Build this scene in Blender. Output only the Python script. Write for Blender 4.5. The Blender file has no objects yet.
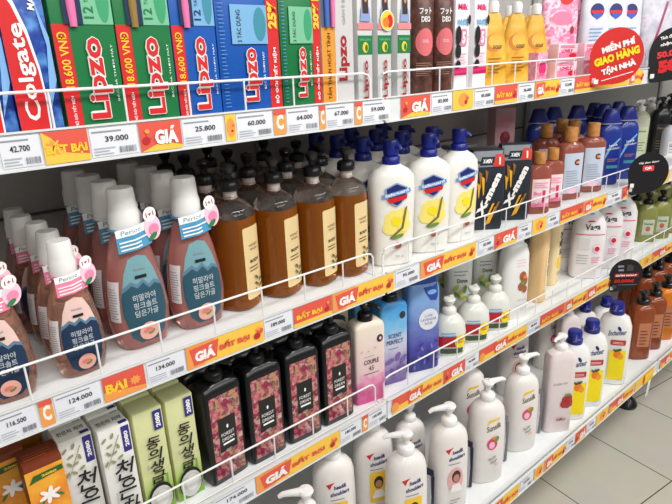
import bpy, bmesh, math, random
from mathutils import Vector, Matrix, geometry
random.seed(7)
SC = bpy.context.scene
COL = SC.collection
PI = math.pi

# ------------------------------------------------------------------ camera, world, lights, exposure
FPX = 562.9
YAW, PITCH, ROLL = 0.697859433, 0.324574379, -0.0381060978
CAM = Vector((0.0, -0.75, 1.5))
_cy, _sy, _cp, _sp = math.cos(YAW), math.sin(YAW), math.cos(PITCH), math.sin(PITCH)
_F = Vector((_sy*_cp, _cy*_cp, -_sp)); _R0 = Vector((_cy, -_sy, 0)); _U0 = _R0.cross(_F)
RT = _R0*math.cos(ROLL) + _U0*math.sin(ROLL)
UP = -_R0*math.sin(ROLL) + _U0*math.cos(ROLL)
cd = bpy.data.cameras.new('camera'); cd.sensor_width = 36; cd.lens = FPX/672*36; cd.clip_start = .01
cam = bpy.data.objects.new('camera', cd); COL.objects.link(cam)
mw = Matrix((RT, UP, -_F)).transposed().to_4x4(); mw.translation = CAM
cam.matrix_world = mw
SC.camera = cam

w = bpy.data.worlds.new('store_ambient'); SC.world = w; w.use_nodes = True
bg = w.node_tree.nodes['Background']; bg.inputs[0].default_value = (.93, .96, 1, 1); bg.inputs[1].default_value = .22

def area(name, loc, sx, sy, power, target, color=(1, .99, .975)):
    l = bpy.data.lights.new(name, 'AREA'); l.shape = 'RECTANGLE'; l.size = sx; l.size_y = sy
    l.energy = power; l.color = color
    o = bpy.data.objects.new(name, l); COL.objects.link(o); o.location = loc
    o.rotation_euler = (Vector(target)-Vector(loc)).to_track_quat('-Z', 'X').to_euler()
    return o
# rows of fluorescent tubes over the aisle
area('aisle_tube_light', (0.2, -1.25, 2.75), .30, 2.4, 30, (0.3, -.35, .9))
area('aisle_tube_light', (2.4, -1.25, 2.75), .30, 2.4, 30, (2.3, -.35, .9))
area('far_aisle_tube_light', (1.2, -3.2, 2.75), .5, 4.5, 44, (1.2, -.2, .5))
SC.view_settings.view_transform = 'Standard'; SC.view_settings.look = 'None'
SC.view_settings.exposure = 0.08; SC.view_settings.gamma = 1; SC.view_settings.use_curve_mapping = False

# ------------------------------------------------------------------ helpers: where a picture column meets a shelf line
def X(px, Y, z):
    """x of the point at depth Y and height z seen in picture column px"""
    k = (px-336)/FPX
    a = RT.x - k*_F.x
    b = (RT.y*(Y-CAM.y)+RT.z*(z-CAM.z)) - k*(_F.y*(Y-CAM.y)+_F.z*(z-CAM.z))
    return CAM.x - b/a

def lin(c):
    c = c/255
    return c/12.92 if c <= .04045 else ((c+.055)/1.055)**2.4
_M = {}
def mat(key, rgb=None, rough=.45, metal=0, trans=0, ior=1.45, coat=0, var=.05, scale=60, alpha=1, sss=0):
    if key in _M: return _M[key]
    m = bpy.data.materials.new(key); m.use_nodes = True; _M[key] = m
    nt = m.node_tree; p = nt.nodes['Principled BSDF']
    col = [lin(c) for c in rgb]
    tc = nt.nodes.new('ShaderNodeTexCoord'); n = nt.nodes.new('ShaderNodeTexNoise'); n.inputs['Scale'].default_value = scale
    nt.links.new(tc.outputs['Object'], n.inputs['Vector'])
    mx = nt.nodes.new('ShaderNodeMix'); mx.data_type = 'RGBA'
    mx.inputs[6].default_value = (*[c*(1-var) for c in col], 1); mx.inputs[7].default_value = (*[min(1, c*(1+var)) for c in col], 1)
    nt.links.new(n.outputs['Fac'], mx.inputs[0]); nt.links.new(mx.outputs[2], p.inputs['Base Color'])
    p.inputs['Roughness'].default_value = rough; p.inputs['Metallic'].default_value = metal
    p.inputs['Transmission Weight'].default_value = trans; p.inputs['IOR'].default_value = ior
    p.inputs['Coat Weight'].default_value = coat; p.inputs['Alpha'].default_value = alpha
    if sss:
        p.inputs['Subsurface Weight'].default_value = sss; p.inputs['Subsurface Radius'].default_value = (.01, .01, .01)
        p.inputs['Subsurface Scale'].default_value = .5
    return m

def pattern(key, stops, scale=30, rough=.4, kind='voronoi', mix=None, zr=None):
    """printed pattern: coloured blotches; with zr the print runs from the first colours (bottom) to the last (top)"""
    if key in _M: return _M[key]
    m = bpy.data.materials.new(key); m.use_nodes = True; _M[key] = m
    nt = m.node_tree; p = nt.nodes['Principled BSDF']; p.inputs['Roughness'].default_value = rough
    tc = nt.nodes.new('ShaderNodeTexCoord')
    n = nt.nodes.new('ShaderNodeTexNoise'); n.inputs['Scale'].default_value = scale; n.inputs['Detail'].default_value = 3
    nt.links.new(tc.outputs['Object'], n.inputs['Vector'])
    src = n.outputs['Fac']
    if kind == 'voronoi':
        v = nt.nodes.new('ShaderNodeTexVoronoi'); v.inputs['Scale'].default_value = scale
        nt.links.new(tc.outputs['Object'], v.inputs['Vector'])
        a = nt.nodes.new('ShaderNodeMath'); a.operation = 'ADD'; s = nt.nodes.new('ShaderNodeSeparateColor')
        nt.links.new(v.outputs['Color'], s.inputs[0]); nt.links.new(s.outputs[0], a.inputs[0]); nt.links.new(n.outputs['Fac'], a.inputs[1])
        h = nt.nodes.new('ShaderNodeMath'); h.operation = 'MULTIPLY'; h.inputs[1].default_value = .6
        nt.links.new(a.outputs[0], h.inputs[0]); src = h.outputs[0]
    if zr:
        sx = nt.nodes.new('ShaderNodeSeparateXYZ'); nt.links.new(tc.outputs['Object'], sx.inputs[0])
        mr = nt.nodes.new('ShaderNodeMapRange'); mr.inputs[1].default_value = zr[0]; mr.inputs[2].default_value = zr[1]
        nt.links.new(sx.outputs['Z'], mr.inputs[0])
        f = nt.nodes.new('ShaderNodeMath'); f.operation = 'MULTIPLY_ADD'; f.inputs[1].default_value = mix or .5
        nt.links.new(src, f.inputs[0])
        g = nt.nodes.new('ShaderNodeMath'); g.operation = 'SUBTRACT'; g.inputs[1].default_value = (mix or .5)*.5
        nt.links.new(mr.outputs[0], g.inputs[0]); nt.links.new(g.outputs[0], f.inputs[2]); src = f.outputs[0]
    r = nt.nodes.new('ShaderNodeValToRGB')
    while len(r.color_ramp.elements) < len(stops): r.color_ramp.elements.new(.5)
    for e, (pos, c) in zip(r.color_ramp.elements, stops): e.position = pos
    for e, (pos, c) in zip(r.color_ramp.elements, stops): e.color = (*[lin(x) for x in c], 1)
    nt.links.new(src, r.inputs[0]); nt.links.new(r.outputs[0], p.inputs['Base Color'])
    return m

# plain materials
WHITE = mat('white_plastic', (240, 238, 234), .32, coat=.2)
CREAM = mat('cream_plastic', (240, 236, 228), .33, coat=.2)
METAL = mat('white_enamel', (233, 234, 232), .35)
WIRE = mat('white_wire', (240, 240, 238), .3)
PAPER = mat('paper_white', (232, 233, 238), .6)
INK = mat('ink_black', (22, 22, 26), .5)
GREY = mat('ink_grey', (150, 152, 160), .6)
RED = mat('print_red', (214, 34, 36), .45)
DRED = mat('print_dark_red', (168, 22, 30), .45)
ORANGE = mat('print_orange', (243, 128, 40), .5)
YEL = mat('print_yellow', (252, 205, 50), .5)
YELB = mat('print_bright_yellow', (250, 225, 20), .5)
NAVY = mat('navy_plastic', (22, 34, 128), .35, coat=.2)
NAVYP = mat('print_navy', (28, 40, 110), .45)
BLACK = mat('black_plastic', (17, 16, 18), .3, coat=.2)
GREEN = mat('print_green', (26, 122, 66), .42)
LGREEN = mat('print_light_green', (120, 190, 150), .45)
BLUE = mat('print_blue', (22, 84, 170), .42)
LBLUE = mat('print_light_blue', (120, 175, 215), .45)
PINK = mat('print_pink', (240, 130, 165), .5)
LPINK = mat('print_light_pink', (248, 196, 212), .5)
HOT = mat('print_magenta', (226, 40, 110), .5)
TEAL = mat('print_teal', (60, 140, 160), .5)

class MB:
    """collects geometry of several materials into one mesh"""
    def __init__(s): s.bm = bmesh.new(); s.mats = []
    def mi(s, m):
        if m not in s.mats: s.mats.append(m)
        return s.mats.index(m)
    def loft(s, rings, m, seg=28, caps=True):
        k = s.mi(m); prev = None
        for r in rings:
            z, hx, hy = r[:3]; n = r[3] if len(r) > 3 else 2; ox = r[4] if len(r) > 4 else 0; oy = r[5] if len(r) > 5 else 0
            vs = []
            for i in range(seg):
                a = 2*PI*(i+.5)/seg; c, t = math.cos(a), math.sin(a); e = 2/n
                vs.append(s.bm.verts.new((ox+hx*math.copysign(abs(c)**e, c), oy+hy*math.copysign(abs(t)**e, t), z)))
            if prev:
                for i in range(seg):
                    f = s.bm.faces.new((prev[i], prev[(i+1) % seg], vs[(i+1) % seg], vs[i])); f.material_index = k; f.smooth = True
            elif caps: s.bm.faces.new(vs[::-1]).material_index = k
            prev = vs
        if caps: s.bm.faces.new(prev).material_index = k
        return s
    def box(s, x0, x1, y0, y1, z0, z1, m, bev=0):
        k = s.mi(m)
        if bev:
            b = bmesh.new(); bmesh.ops.create_cube(b, size=1)
            for v in b.verts: v.co = ((x0+x1)/2+v.co.x*(x1-x0), (y0+y1)/2+v.co.y*(y1-y0), (z0+z1)/2+v.co.z*(z1-z0))
            bmesh.ops.bevel(b, geom=b.edges[:], offset=bev, segments=2, affect='EDGES', profile=.5)
            s.join(b, k)
            return s
        v = [s.bm.verts.new(c) for c in ((x0,y0,z0),(x1,y0,z0),(x1,y1,z0),(x0,y1,z0),(x0,y0,z1),(x1,y0,z1),(x1,y1,z1),(x0,y1,z1))]
        for q in ((3,2,1,0),(4,5,6,7),(0,1,5,4),(1,2,6,5),(2,3,7,6),(3,0,4,7)):
            s.bm.faces.new([v[i] for i in q]).material_index = k
        return s
    def join(s, b, k=None, free=True, remap=None):
        mp = {}
        for v in b.verts: mp[v] = s.bm.verts.new(v.co)
        for f in b.faces:
            try: nf = s.bm.faces.new([mp[v] for v in f.verts])
            except ValueError: continue
            nf.material_index = k if k is not None else remap[f.material_index]; nf.smooth = f.smooth
        if free: b.free()
    def tube(s, pts, r, m, seg=6, closed=False):
        k = s.mi(m); pts = [Vector(p) for p in pts]; rings = []
        rr = r if isinstance(r, (list, tuple)) else [r]*len(pts)
        for i, p in enumerate(pts):
            d = (pts[min(i+1, len(pts)-1)]-pts[max(i-1, 0)]).normalized()
            a = Vector((0, 0, 1)) if abs(d.z) < .9 else Vector((1, 0, 0))
            u = d.cross(a).normalized(); v = d.cross(u)
            rings.append([s.bm.verts.new(p+(u*math.cos(2*PI*j/seg)+v*math.sin(2*PI*j/seg))*rr[i]) for j in range(seg)])
        for a, b in zip(rings, rings[1:]):
            for j in range(seg):
                f = s.bm.faces.new((a[j], a[(j+1) % seg], b[(j+1) % seg], b[j])); f.material_index = k; f.smooth = True
        s.bm.faces.new(rings[0][::-1]).material_index = k; s.bm.faces.new(rings[-1]).material_index = k
        return s
    def build(s, name, parent=None, loc=(0, 0, 0), sharp=40):
        bmesh.ops.recalc_face_normals(s.bm, faces=[f for f in s.bm.faces if f.tag is False][:]) if not getattr(s, 'flat', False) else None
        me = bpy.data.meshes.new(name); s.bm.to_mesh(me); s.bm.free()
        for m in s.mats: me.materials.append(m)
        if not getattr(s, 'flat', False): me.set_sharp_from_angle(angle=math.radians(sharp))
        o = bpy.data.objects.new(name, me); COL.objects.link(o); o.location = loc
        if parent: o.parent = parent
        return o

_TX = {}
def glyphs(text, bold):
    k = (text, bold)
    if k not in _TX:
        c = bpy.data.curves.new('lettering', 'FONT'); c.body = text; c.size = 1; c.offset = bold; c.resolution_u = 2; c.align_x = 'CENTER'
        c.space_line = 1.08
        o = bpy.data.objects.new('lettering', c); COL.objects.link(o)
        dg = bpy.context.evaluated_depsgraph_get(); dg.update(); e = o.evaluated_get(dg); me = e.to_mesh()
        vs = [(v.co.x, v.co.y) for v in me.vertices]; fs = [tuple(p.vertices) for p in me.polygons]; e.to_mesh_clear()
        bpy.data.objects.remove(o); bpy.data.curves.remove(c)
        x0, x1 = min(v[0] for v in vs), max(v[0] for v in vs); y0, y1 = min(v[1] for v in vs), max(v[1] for v in vs)
        _TX[k] = ([(x-(x0+x1)/2, y-(y0+y1)/2) for x, y in vs], fs, x1-x0, y1-y0)
    return _TX[k]

class Print:
    """flat artwork in (u right, v up); pressed onto a surface by a map"""
    EPS = .00035
    def __init__(s): s.bm = bmesh.new(); s.mats = []; s.n = 0
    def add(s, vs, fs, m, layer=None):
        s.n += 1
        if m not in s.mats: s.mats.append(m)
        k = s.mats.index(m); L = s.n if layer is None else layer
        bv = [s.bm.verts.new((x, y, L*s.EPS)) for x, y in vs]
        for f in fs:
            try: s.bm.faces.new([bv[i] for i in f]).material_index = k
            except ValueError: pass
        return s
    def rect(s, x0, y0, x1, y1, m): return s.add([(x0,y0),(x1,y0),(x1,y1),(x0,y1)], [(0,1,2,3)], m)
    def poly(s, pts, m):
        t = geometry.tessellate_polygon([[Vector((x, y, 0)) for x, y in pts]])
        out = []
        for a, b, c in t:
            A, B, C = pts[a], pts[b], pts[c]
            out.append((a, b, c) if (B[0]-A[0])*(C[1]-A[1])-(B[1]-A[1])*(C[0]-A[0]) > 0 else (a, c, b))
        return s.add(pts, out, m)
    def ell(s, cx, cy, rx, ry, m, rot=0, n=20):
        c, t = math.cos(rot), math.sin(rot); p = [(cx, cy)]
        for i in range(n):
            a = 2*PI*i/n; x, y = rx*math.cos(a), ry*math.sin(a); p.append((cx+x*c-y*t, cy+x*t+y*c))
        return s.add(p, [(0, i+1, (i+1) % n+1) for i in range(n)], m)
    def rrect(s, x0, y0, x1, y1, r, m):
        p = []
        for cx, cy, a0 in ((x1-r, y1-r, 0), (x0+r, y1-r, 90), (x0+r, y0+r, 180), (x1-r, y0+r, 270)):
            for i in range(5): a = math.radians(a0+i*22.5); p.append((cx+r*math.cos(a), cy+r*math.sin(a)))
        return s.poly(p, m)
    def text(s, t, cx, cy, w, h, m, rot=0, bold=.0, shear=0):
        vs, fs, tw, th = glyphs(t, bold)
        sx = w/tw if w else h/th; sy = h/th if h else w/tw
        c, q = math.cos(math.radians(rot)), math.sin(math.radians(rot)); out = []
        for x, y in vs:
            x, y = x*sx+shear*y*sy, y*sy; out.append((cx+x*c-y*q, cy+x*q+y*c))
        return s.add(out, fs, m)
    def lines(s, x0, y0, x1, y1, n, m, thick=.5):
        """small print: n thin bars"""
        st = (y1-y0)/n
        vs, fs = [], []
        for i in range(n):
            e = x1-(x1-x0)*random.uniform(0, .3); b = len(vs)
            vs += [(x0, y0+i*st), (e, y0+i*st), (e, y0+i*st+st*thick), (x0, y0+i*st+st*thick)]; fs.append((b, b+1, b+2, b+3))
        return s.add(vs, fs, m)
    def vbars(s, x0, y0, x1, y1, n, m):
        vs, fs = [], []; st = (x1-x0)/n
        for i in range(n):
            b = len(vs); ww = st*random.uniform(.3, .75)
            vs += [(x0+i*st, y0), (x0+i*st+ww, y0), (x0+i*st+ww, y1), (x0+i*st, y1)]; fs.append((b, b+1, b+2, b+3))
        return s.add(vs, fs, m)
    def press(s, mb, fn, du=None, dv=None):
        b = s.bm
        for step, ax in ((du, 0), (dv, 1)):
            if not step: continue
            lo = min(v.co[ax] for v in b.verts); hi = max(v.co[ax] for v in b.verts); c = math.ceil(lo/step+1e-6)*step
            while c < hi-1e-6:
                co = [0, 0, 0]; co[ax] = c; no = [0, 0, 0]; no[ax] = 1
                bmesh.ops.bisect_plane(b, geom=b.verts[:]+b.edges[:]+b.faces[:], dist=1e-7, plane_co=co, plane_no=no); c += step
        for v in b.verts: v.co = fn(v.co.x, v.co.y, v.co.z)
        mb.join(b, remap=[mb.mi(m) for m in s.mats]); mb.flat = True
        return mb

def flat_front(y=0): return lambda u, v, l: (u, y-l, v)
def flat_left(x=0): return lambda u, v, l: (x-l, -u, v)
def flat_right(x=0): return lambda u, v, l: (x+l, u, v)
def flat_top(z=0): return lambda u, v, l: (u, v, z+l)
def at_ring(rings, z):
    for a, b in zip(rings, rings[1:]):
        if a[0] <= z <= b[0] and b[0] > a[0]:
            t = (z-a[0])/(b[0]-a[0]); g = lambda r, i, d: r[i] if len(r) > i else d
            return [g(a, i, d)*(1-t)+g(b, i, d)*t for i, d in ((1, 0), (2, 0), (3, 2))]
    r = rings[0] if z < rings[0][0] else rings[-1]
    return [r[1], r[2], r[3] if len(r) > 3 else 2]
def on_front(rings):
    def f(u, v, l):
        hx, hy, n = at_ring(rings, v); t = min(abs(u)/hx, .985)
        y = hy*(1-t**n)**(1/n)
        return (u, -y-l-.0002, v)
    return f
def on_side(rings, a0):
    """around the body: a0 degrees from the front, negative to the viewer's left"""
    def f(u, v, l):
        hx, hy, n = at_ring(rings, v); a = math.radians(a0)+u/((hx+hy)/2); e = 2/n
        sx, cx = math.sin(a), math.cos(a)
        return ((hx+l+.0003)*math.copysign(abs(sx)**e, sx), -(hy+l+.0003)*math.copysign(abs(cx)**e, cx), v)
    return f
def label(parent, pr, fn, name='label', du=.006, dv=.012):
    mb = MB(); mb.flat = True
    pr.press(mb, fn, du, dv)
    return mb.build(name, parent)

# ------------------------------------------------------------------ things, copies, labels
ORD = ['first', 'second', 'third', 'fourth', 'fifth', 'sixth', 'seventh', 'eighth', 'ninth', 'tenth', 'eleventh', 'twelfth', 'thirteenth', 'fourteenth']
def root(name):
    o = bpy.data.objects.new(name, None); o.empty_display_size = .02; COL.objects.link(o); return o
def tag(o, lab, cat, group=None):
    o['label'] = lab; o['category'] = cat
    if group: o['group'] = group
    return o
def tree(o, parent=None):
    c = o.copy(); COL.objects.link(c); c.parent = parent
    for ch in list(o.children): tree(ch, c)
    return c
_used = set()
def put(proto, x, y, z, rz, lab, cat, group=None, sc=1):
    """first use takes the prototype itself, every later one a copy of it and of all its parts"""
    if proto.name in _used: o = tree(proto)
    else: o = proto; _used.add(proto.name)
    o.location = (x, y, z); o.rotation_euler = (0, 0, math.radians(rz)); o.scale = (sc, sc, sc)
    STOCK.append(o)
    return tag(o, lab, cat, group)
def bands(o, step=.03):
    """plan outline of a thing at every 3 cm of height, in its own axes"""
    out = {}
    def walk(ob, m):
        m = m @ ob.matrix_basis
        if ob.type == 'MESH':
            me = ob.data; co = [m @ v.co for v in me.vertices]
            for e in me.edges:
                a, b = co[e.vertices[0]], co[e.vertices[1]]
                if a.z > b.z: a, b = b, a
                k0, k1 = math.floor(a.z/step), math.floor(b.z/step)
                out.setdefault(k0, []).append((a.x, a.y)); out.setdefault(k1, []).append((b.x, b.y))
                for k in range(k0, k1):
                    t = ((k+1)*step-a.z)/max(1e-9, b.z-a.z); p = (a.x+(b.x-a.x)*t, a.y+(b.y-a.y)*t)
                    out.setdefault(k, []).append(p); out.setdefault(k+1, []).append(p)
        for c in ob.children: walk(c, m)
    for c in o.children: walk(c, Matrix())
    res = {}
    for k, pts in out.items():
        pts = [Vector(p) for p in pts]
        h = geometry.convex_hull_2d(pts) if len(pts) > 2 else range(len(pts))
        res[k] = [pts[i] for i in h]
    return res
def apart(A, B):
    for P in (A, B):
        n = len(P)
        for i in range(n):
            d = P[(i+1) % n]-P[i]; nx, ny = d.y, -d.x
            if d.length < 1e-7: continue
            pa = [v.x*nx+v.y*ny for v in A]; pb = [v.x*nx+v.y*ny for v in B]
            g = .0012*d.length
            if max(pa)+g < min(pb) or max(pb)+g < min(pa): return True
    return False
STOCK = []
def settle():
    """stand the goods clear of each other and of the wire fence: the front ones first, each moved back only as far as it must"""
    cache = {}; placed = []
    def footprint(o, key, x, y):
        c, t = math.cos(o.rotation_euler.z), math.sin(o.rotation_euler.z); q = o.scale.x
        return {k: [Vector((x+q*(v.x*c-v.y*t), y+q*(v.x*t+v.y*c))) for v in h] for k, h in cache[key].items()}
    for o in sorted(STOCK, key=lambda o: o.location.y):
        key = tuple(sorted(c.data.name for c in o.children if c.type == 'MESH'))
        if key not in cache: cache[key] = bands(o)
        x0, y0, z = o.location; fy = -.147 if z < .6 else 0; lv = round(z/.3)
        base = int(round(z/.03)) if z > 1.4 else 0
        for i in range(90):
            y = y0+i*.004; x = x0*(y+.75)/(y0+.75)
            fp = footprint(o, key, x, y)
            lo = min(v.y for k, h in fp.items() if k < 2 for v in h) if base == 0 or z < 1.47 else 1
            if lo < fy+(.0195 if z > .6 else .0145): continue
            cx = o.scale.x
            ok = True
            for lv2, b2, x2, y2, f2 in placed:
                if lv2 != lv or (x-x2)**2+(y-y2)**2 > .03: continue
                for k, h in fp.items():
                    g = f2.get(k+base-b2)
                    if g and not apart(h, g): ok = False; break
                if not ok: break
            if ok: break
        else:
            y = 9
        if y > 8 or max(v.y for h in fp.values() for v in h) > .412:      # no room left at the back: leave this one off the shelf
            for c in list(o.children_recursive)+[o]: bpy.data.objects.remove(c)
            continue
        if z > 1.4: z = z1(x)+.0008 if base == 0 or z-z1(x0) < .02 else z+z1(x)-z1(x0)+.0008
        o.location = (x, y, z+.0007); placed.append((lv, base, x, y, fp))
def row(proto, x, y, z, rz, n, dy, desc, where, cat, group, jx=.004, jr=4, dx=0):
    """n of a kind one behind the other; `where` names the row"""
    for i in range(n):
        pos = ('at the front of ' if i == 0 else ORD[i]+' back in ')+where
        if n == 1: pos = where
        put(proto, x+dx*i+(random.uniform(-jx, jx) if i else 0), y+dy*i, z, rz+random.uniform(-jr, jr), desc+' '+pos, cat, group)

# ------------------------------------------------------------------ structure: floor, back wall
def tile_floor():
    m = bpy.data.materials.new('floor_tiles'); m.use_nodes = True; nt = m.node_tree; p = nt.nodes['Principled BSDF']
    tc = nt.nodes.new('ShaderNodeTexCoord'); mp = nt.nodes.new('ShaderNodeMapping')
    a = math.radians(8); mp.inputs['Rotation'].default_value = (0, 0, a)
    # a joint crossing lies at (1.997, -0.237)
    cx, cy = 1.997, -.237; rx, ry = cx*math.cos(a)-cy*math.sin(a), cx*math.sin(a)+cy*math.cos(a)
    mp.inputs['Location'].default_value = (-rx+.375*20, -ry+.375*20, 0)
    nt.links.new(tc.outputs['Object'], mp.inputs[0])
    b = nt.nodes.new('ShaderNodeTexBrick'); b.offset = 0; b.inputs['Scale'].default_value = 1; b.inputs['Brick Width'].default_value = .375
    b.inputs['Row Height'].default_value = .375; b.inputs['Mortar Size'].default_value = .0022; b.inputs['Mortar Smooth'].default_value = .1
    b.inputs['Color1'].default_value = (lin(218), lin(211), lin(196), 1); b.inputs['Color2'].default_value = (lin(212), lin(206), lin(191), 1)
    b.inputs['Mortar'].default_value = (lin(92), lin(86), lin(76), 1)
    nt.links.new(mp.outputs[0], b.inputs['Vector'])
    n = nt.nodes.new('ShaderNodeTexNoise'); n.inputs['Scale'].default_value = 7; n.inputs['Detail'].default_value = 5
    nt.links.new(tc.outputs['Object'], n.inputs['Vector'])
    mx = nt.nodes.new('ShaderNodeMix'); mx.data_type = 'RGBA'; mx.blend_type = 'MULTIPLY'; mx.inputs[0].default_value = .18
    nt.links.new(b.outputs[0], mx.inputs[6]); nt.links.new(n.outputs['Color'], mx.inputs[7]); nt.links.new(mx.outputs[2], p.inputs['Base Color'])
    p.inputs['Roughness'].default_value = .28
    return m
o = MB().box(-3, 6, -4.5, 3, -.05, 0, tile_floor()).build('floor'); o['kind'] = 'structure'
PANEL = mat('back_panel_grey', (178, 174, 168), .5)
SEAM = mat('panel_seam', (96, 92, 88), .6)
mb = MB().box(-1.2, 4.4, .42, .45, .05, 2.1, PANEL)
for z in (.62, .93, 1.245, 1.56): mb.box(-1.2, 4.4, .417, .4195, z, z+.005, SEAM)
o = mb.build('wall_back'); o['kind'] = 'structure'

# ------------------------------------------------------------------ shelves
S1, S2, S3, S4 = 1.430, 1.084, .786, .481            # upper faces of the shelf boards
RO = {1: 0, 2: .006, 3: .006, 4: .005}               # the price rails stand this much prouder
FY = {1: 0, 2: 0, 3: 0, 4: -.147}                    # front edges
SLOPE1 = .012                                        # the right top shelf hangs a touch higher at its far end
def z1(x): return S1 + max(0, x-.755)*SLOPE1
RAIL = mat('price_rail_plastic', (226, 228, 226), .3)
def shelf(level, x0, x1, lab, fence=True, slope=0):
    zs = {1: S1, 2: S2, 3: S3, 4: S4}[level]; fy = FY[level]
    r = root('store_shelf'); r.location = (x0, 0, zs); L = x1-x0
    mb = MB().box(0, L, fy+.012, .41, -.028, 0, METAL, .002)
    q = RO[level]; mb.box(0, L, fy-.002, fy+.0125, -.034, -.001+q, METAL, .002)
    mb.build('shelf_board', r)
    mb = MB().box(.002, L-.002, fy-.0045, fy-.0018, -.038+q, .007+q, RAIL)
    mb.box(.002, L-.002, fy-.0075, fy-.0045, -.0385+q, -.0355+q, RAIL).box(.002, L-.002, fy-.0075, fy-.0045, .005+q, .0075+q, RAIL)
    mb.build('price_rail', r)
    if level == 4:
        MB().box(.003, L-.003, fy-.0015, fy+.0008, .0, .016, mat('lip_clear', (214, 220, 220), .15, trans=.6, ior=1.3), .0004).build('front_lip', r)
    elif fence:
        mb = MB(); y = fy+.016; h = .05+q
        mb.tube([(.012, y, .0), (.012, y, h-.012), (.018, y, h-.003), (.03, y, h), (L-.03, y, h), (L-.018, y, h-.003), (L-.012, y, h-.012), (L-.012, y, 0)], .0019, WIRE, 8)
        mb.tube([(.012, y, .003), (L-.012, y, .003)], .0016, WIRE, 6)
        n = int(L/.088)
        for i in range(1, n): mb.tube([(L*i/n, y, 0), (L*i/n, y, h)], .0015, WIRE, 6)
        mb.build('wire_fence', r)
    for x in (.003, L-.006):
        MB().box(x, x+.003, .16, .418, -.042, -.028, METAL).build('bracket', r)
    if slope: r.rotation_euler = (0, -math.atan(slope), 0)
    return tag(r, lab, 'shelf', 'white metal store shelves')
XA, XB, XC, XD = -.45, .753, 1.925, 3.125
LN = {1: 'top shelf', 2: 'second shelf from the top', 3: 'third shelf from the top', 4: 'lowest shelf'}
for lv in (1, 2, 3, 4):
    shelf(lv, XA, XB-.003, 'white metal %s in the nearest bay at left' % LN[lv])
    shelf(lv, XB, XC-.003, 'white metal %s in the middle bay' % LN[lv], slope=SLOPE1 if lv == 1 else 0)
    shelf(lv, XC, XD, 'white metal %s in the farthest bay at right' % LN[lv], slope=SLOPE1 if lv == 1 else 0)
o_far = [o for o in COL.objects if o.name.startswith('store_shelf') and abs(o.location.x-XC) < .01 and abs(o.location.z-S1) < .01][0]
o_far.location.z += SLOPE1*(XC-XB)
UPR = mat('upright_grey', (150, 150, 148), .4)
mb = MB()
for x in (XA-.002, XB-.0015, XC-.0015, XD+.002): mb.box(x-.012, x+.012, .4105, .4165, .02, 2.1, UPR)
o = mb.build('gondola_upright_1'); o['kind'] = 'structure'  # uprights of the shelf gondola, one at each bay end
o = MB().box(XA, XD, .30, .306, .0, .40, UPR).build('kick_plate'); o['kind'] = 'structure'  # kick plate of the gondola, set back under the lowest shelf
ft = root('levelling_stand'); ft.location = (2.36, .085, 0); tag(ft, 'round black shelf foot standing on the tiled floor under the lowest shelf', 'shelf foot')
MB().loft([(0, .042, .042), (.012, .045, .045), (.03, .036, .036), (.045, .02, .02)], BLACK).build('pad', ft)
MB().loft([(.045, .014, .014), (.447, .014, .014)], UPR).build('rod', ft)

# ------------------------------------------------------------------ price tags and promotion cards
def price_tag(level, p0, p1, txt, lab):
    zs = {1: S1, 2: S2, 3: S3, 4: S4}[level]; fy = FY[level]; zm = zs-.0155+RO[level]
    x0, x1 = X(p0, fy, zm), X(p1, fy, zm); xm = (x0+x1)/2; wd = max(.02, x1-x0-.003)
    if level == 1: zm += max(0, xm-XB)*SLOPE1
    h = .036; pr = Print()
    pr.rect(-wd/2, -h/2, wd/2, h/2, PAPER)
    if wd > .035:
        pr.lines(-wd*.46, h*.33, wd*.3, h*.46, 1, GREY, .45)
        pr.text(txt, -wd*.02 if wd < .06 else wd*.05, h*.1, min(wd*.5, .042), h*.2, mat('ink_soft', (52, 52, 58), .5), bold=.02)
        pr.lines(-wd*.46, -h*.42, wd*.0, -h*.12, 3, mat('ink_pale', (190, 192, 200), .6), .4)
        pr.vbars(wd*.08, -h*.42, wd*.45, -h*.2, 14, mat('ink_barcode', (110, 112, 120), .6))
    mb = MB(); pr.press(mb, flat_front(0)); mb.flat = False
    mb.box(-wd/2, wd/2, .0002, .0008, -h/2, h/2, PAPER); mb.flat = True
    o = mb.build('price_tag', None, (xm, fy-.0055, zm))
    if level == 1 and xm > XB: o.rotation_euler = (0, -math.atan(SLOPE1), 0)
    return tag(o, lab, 'price tag', 'shelf price tags')
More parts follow.
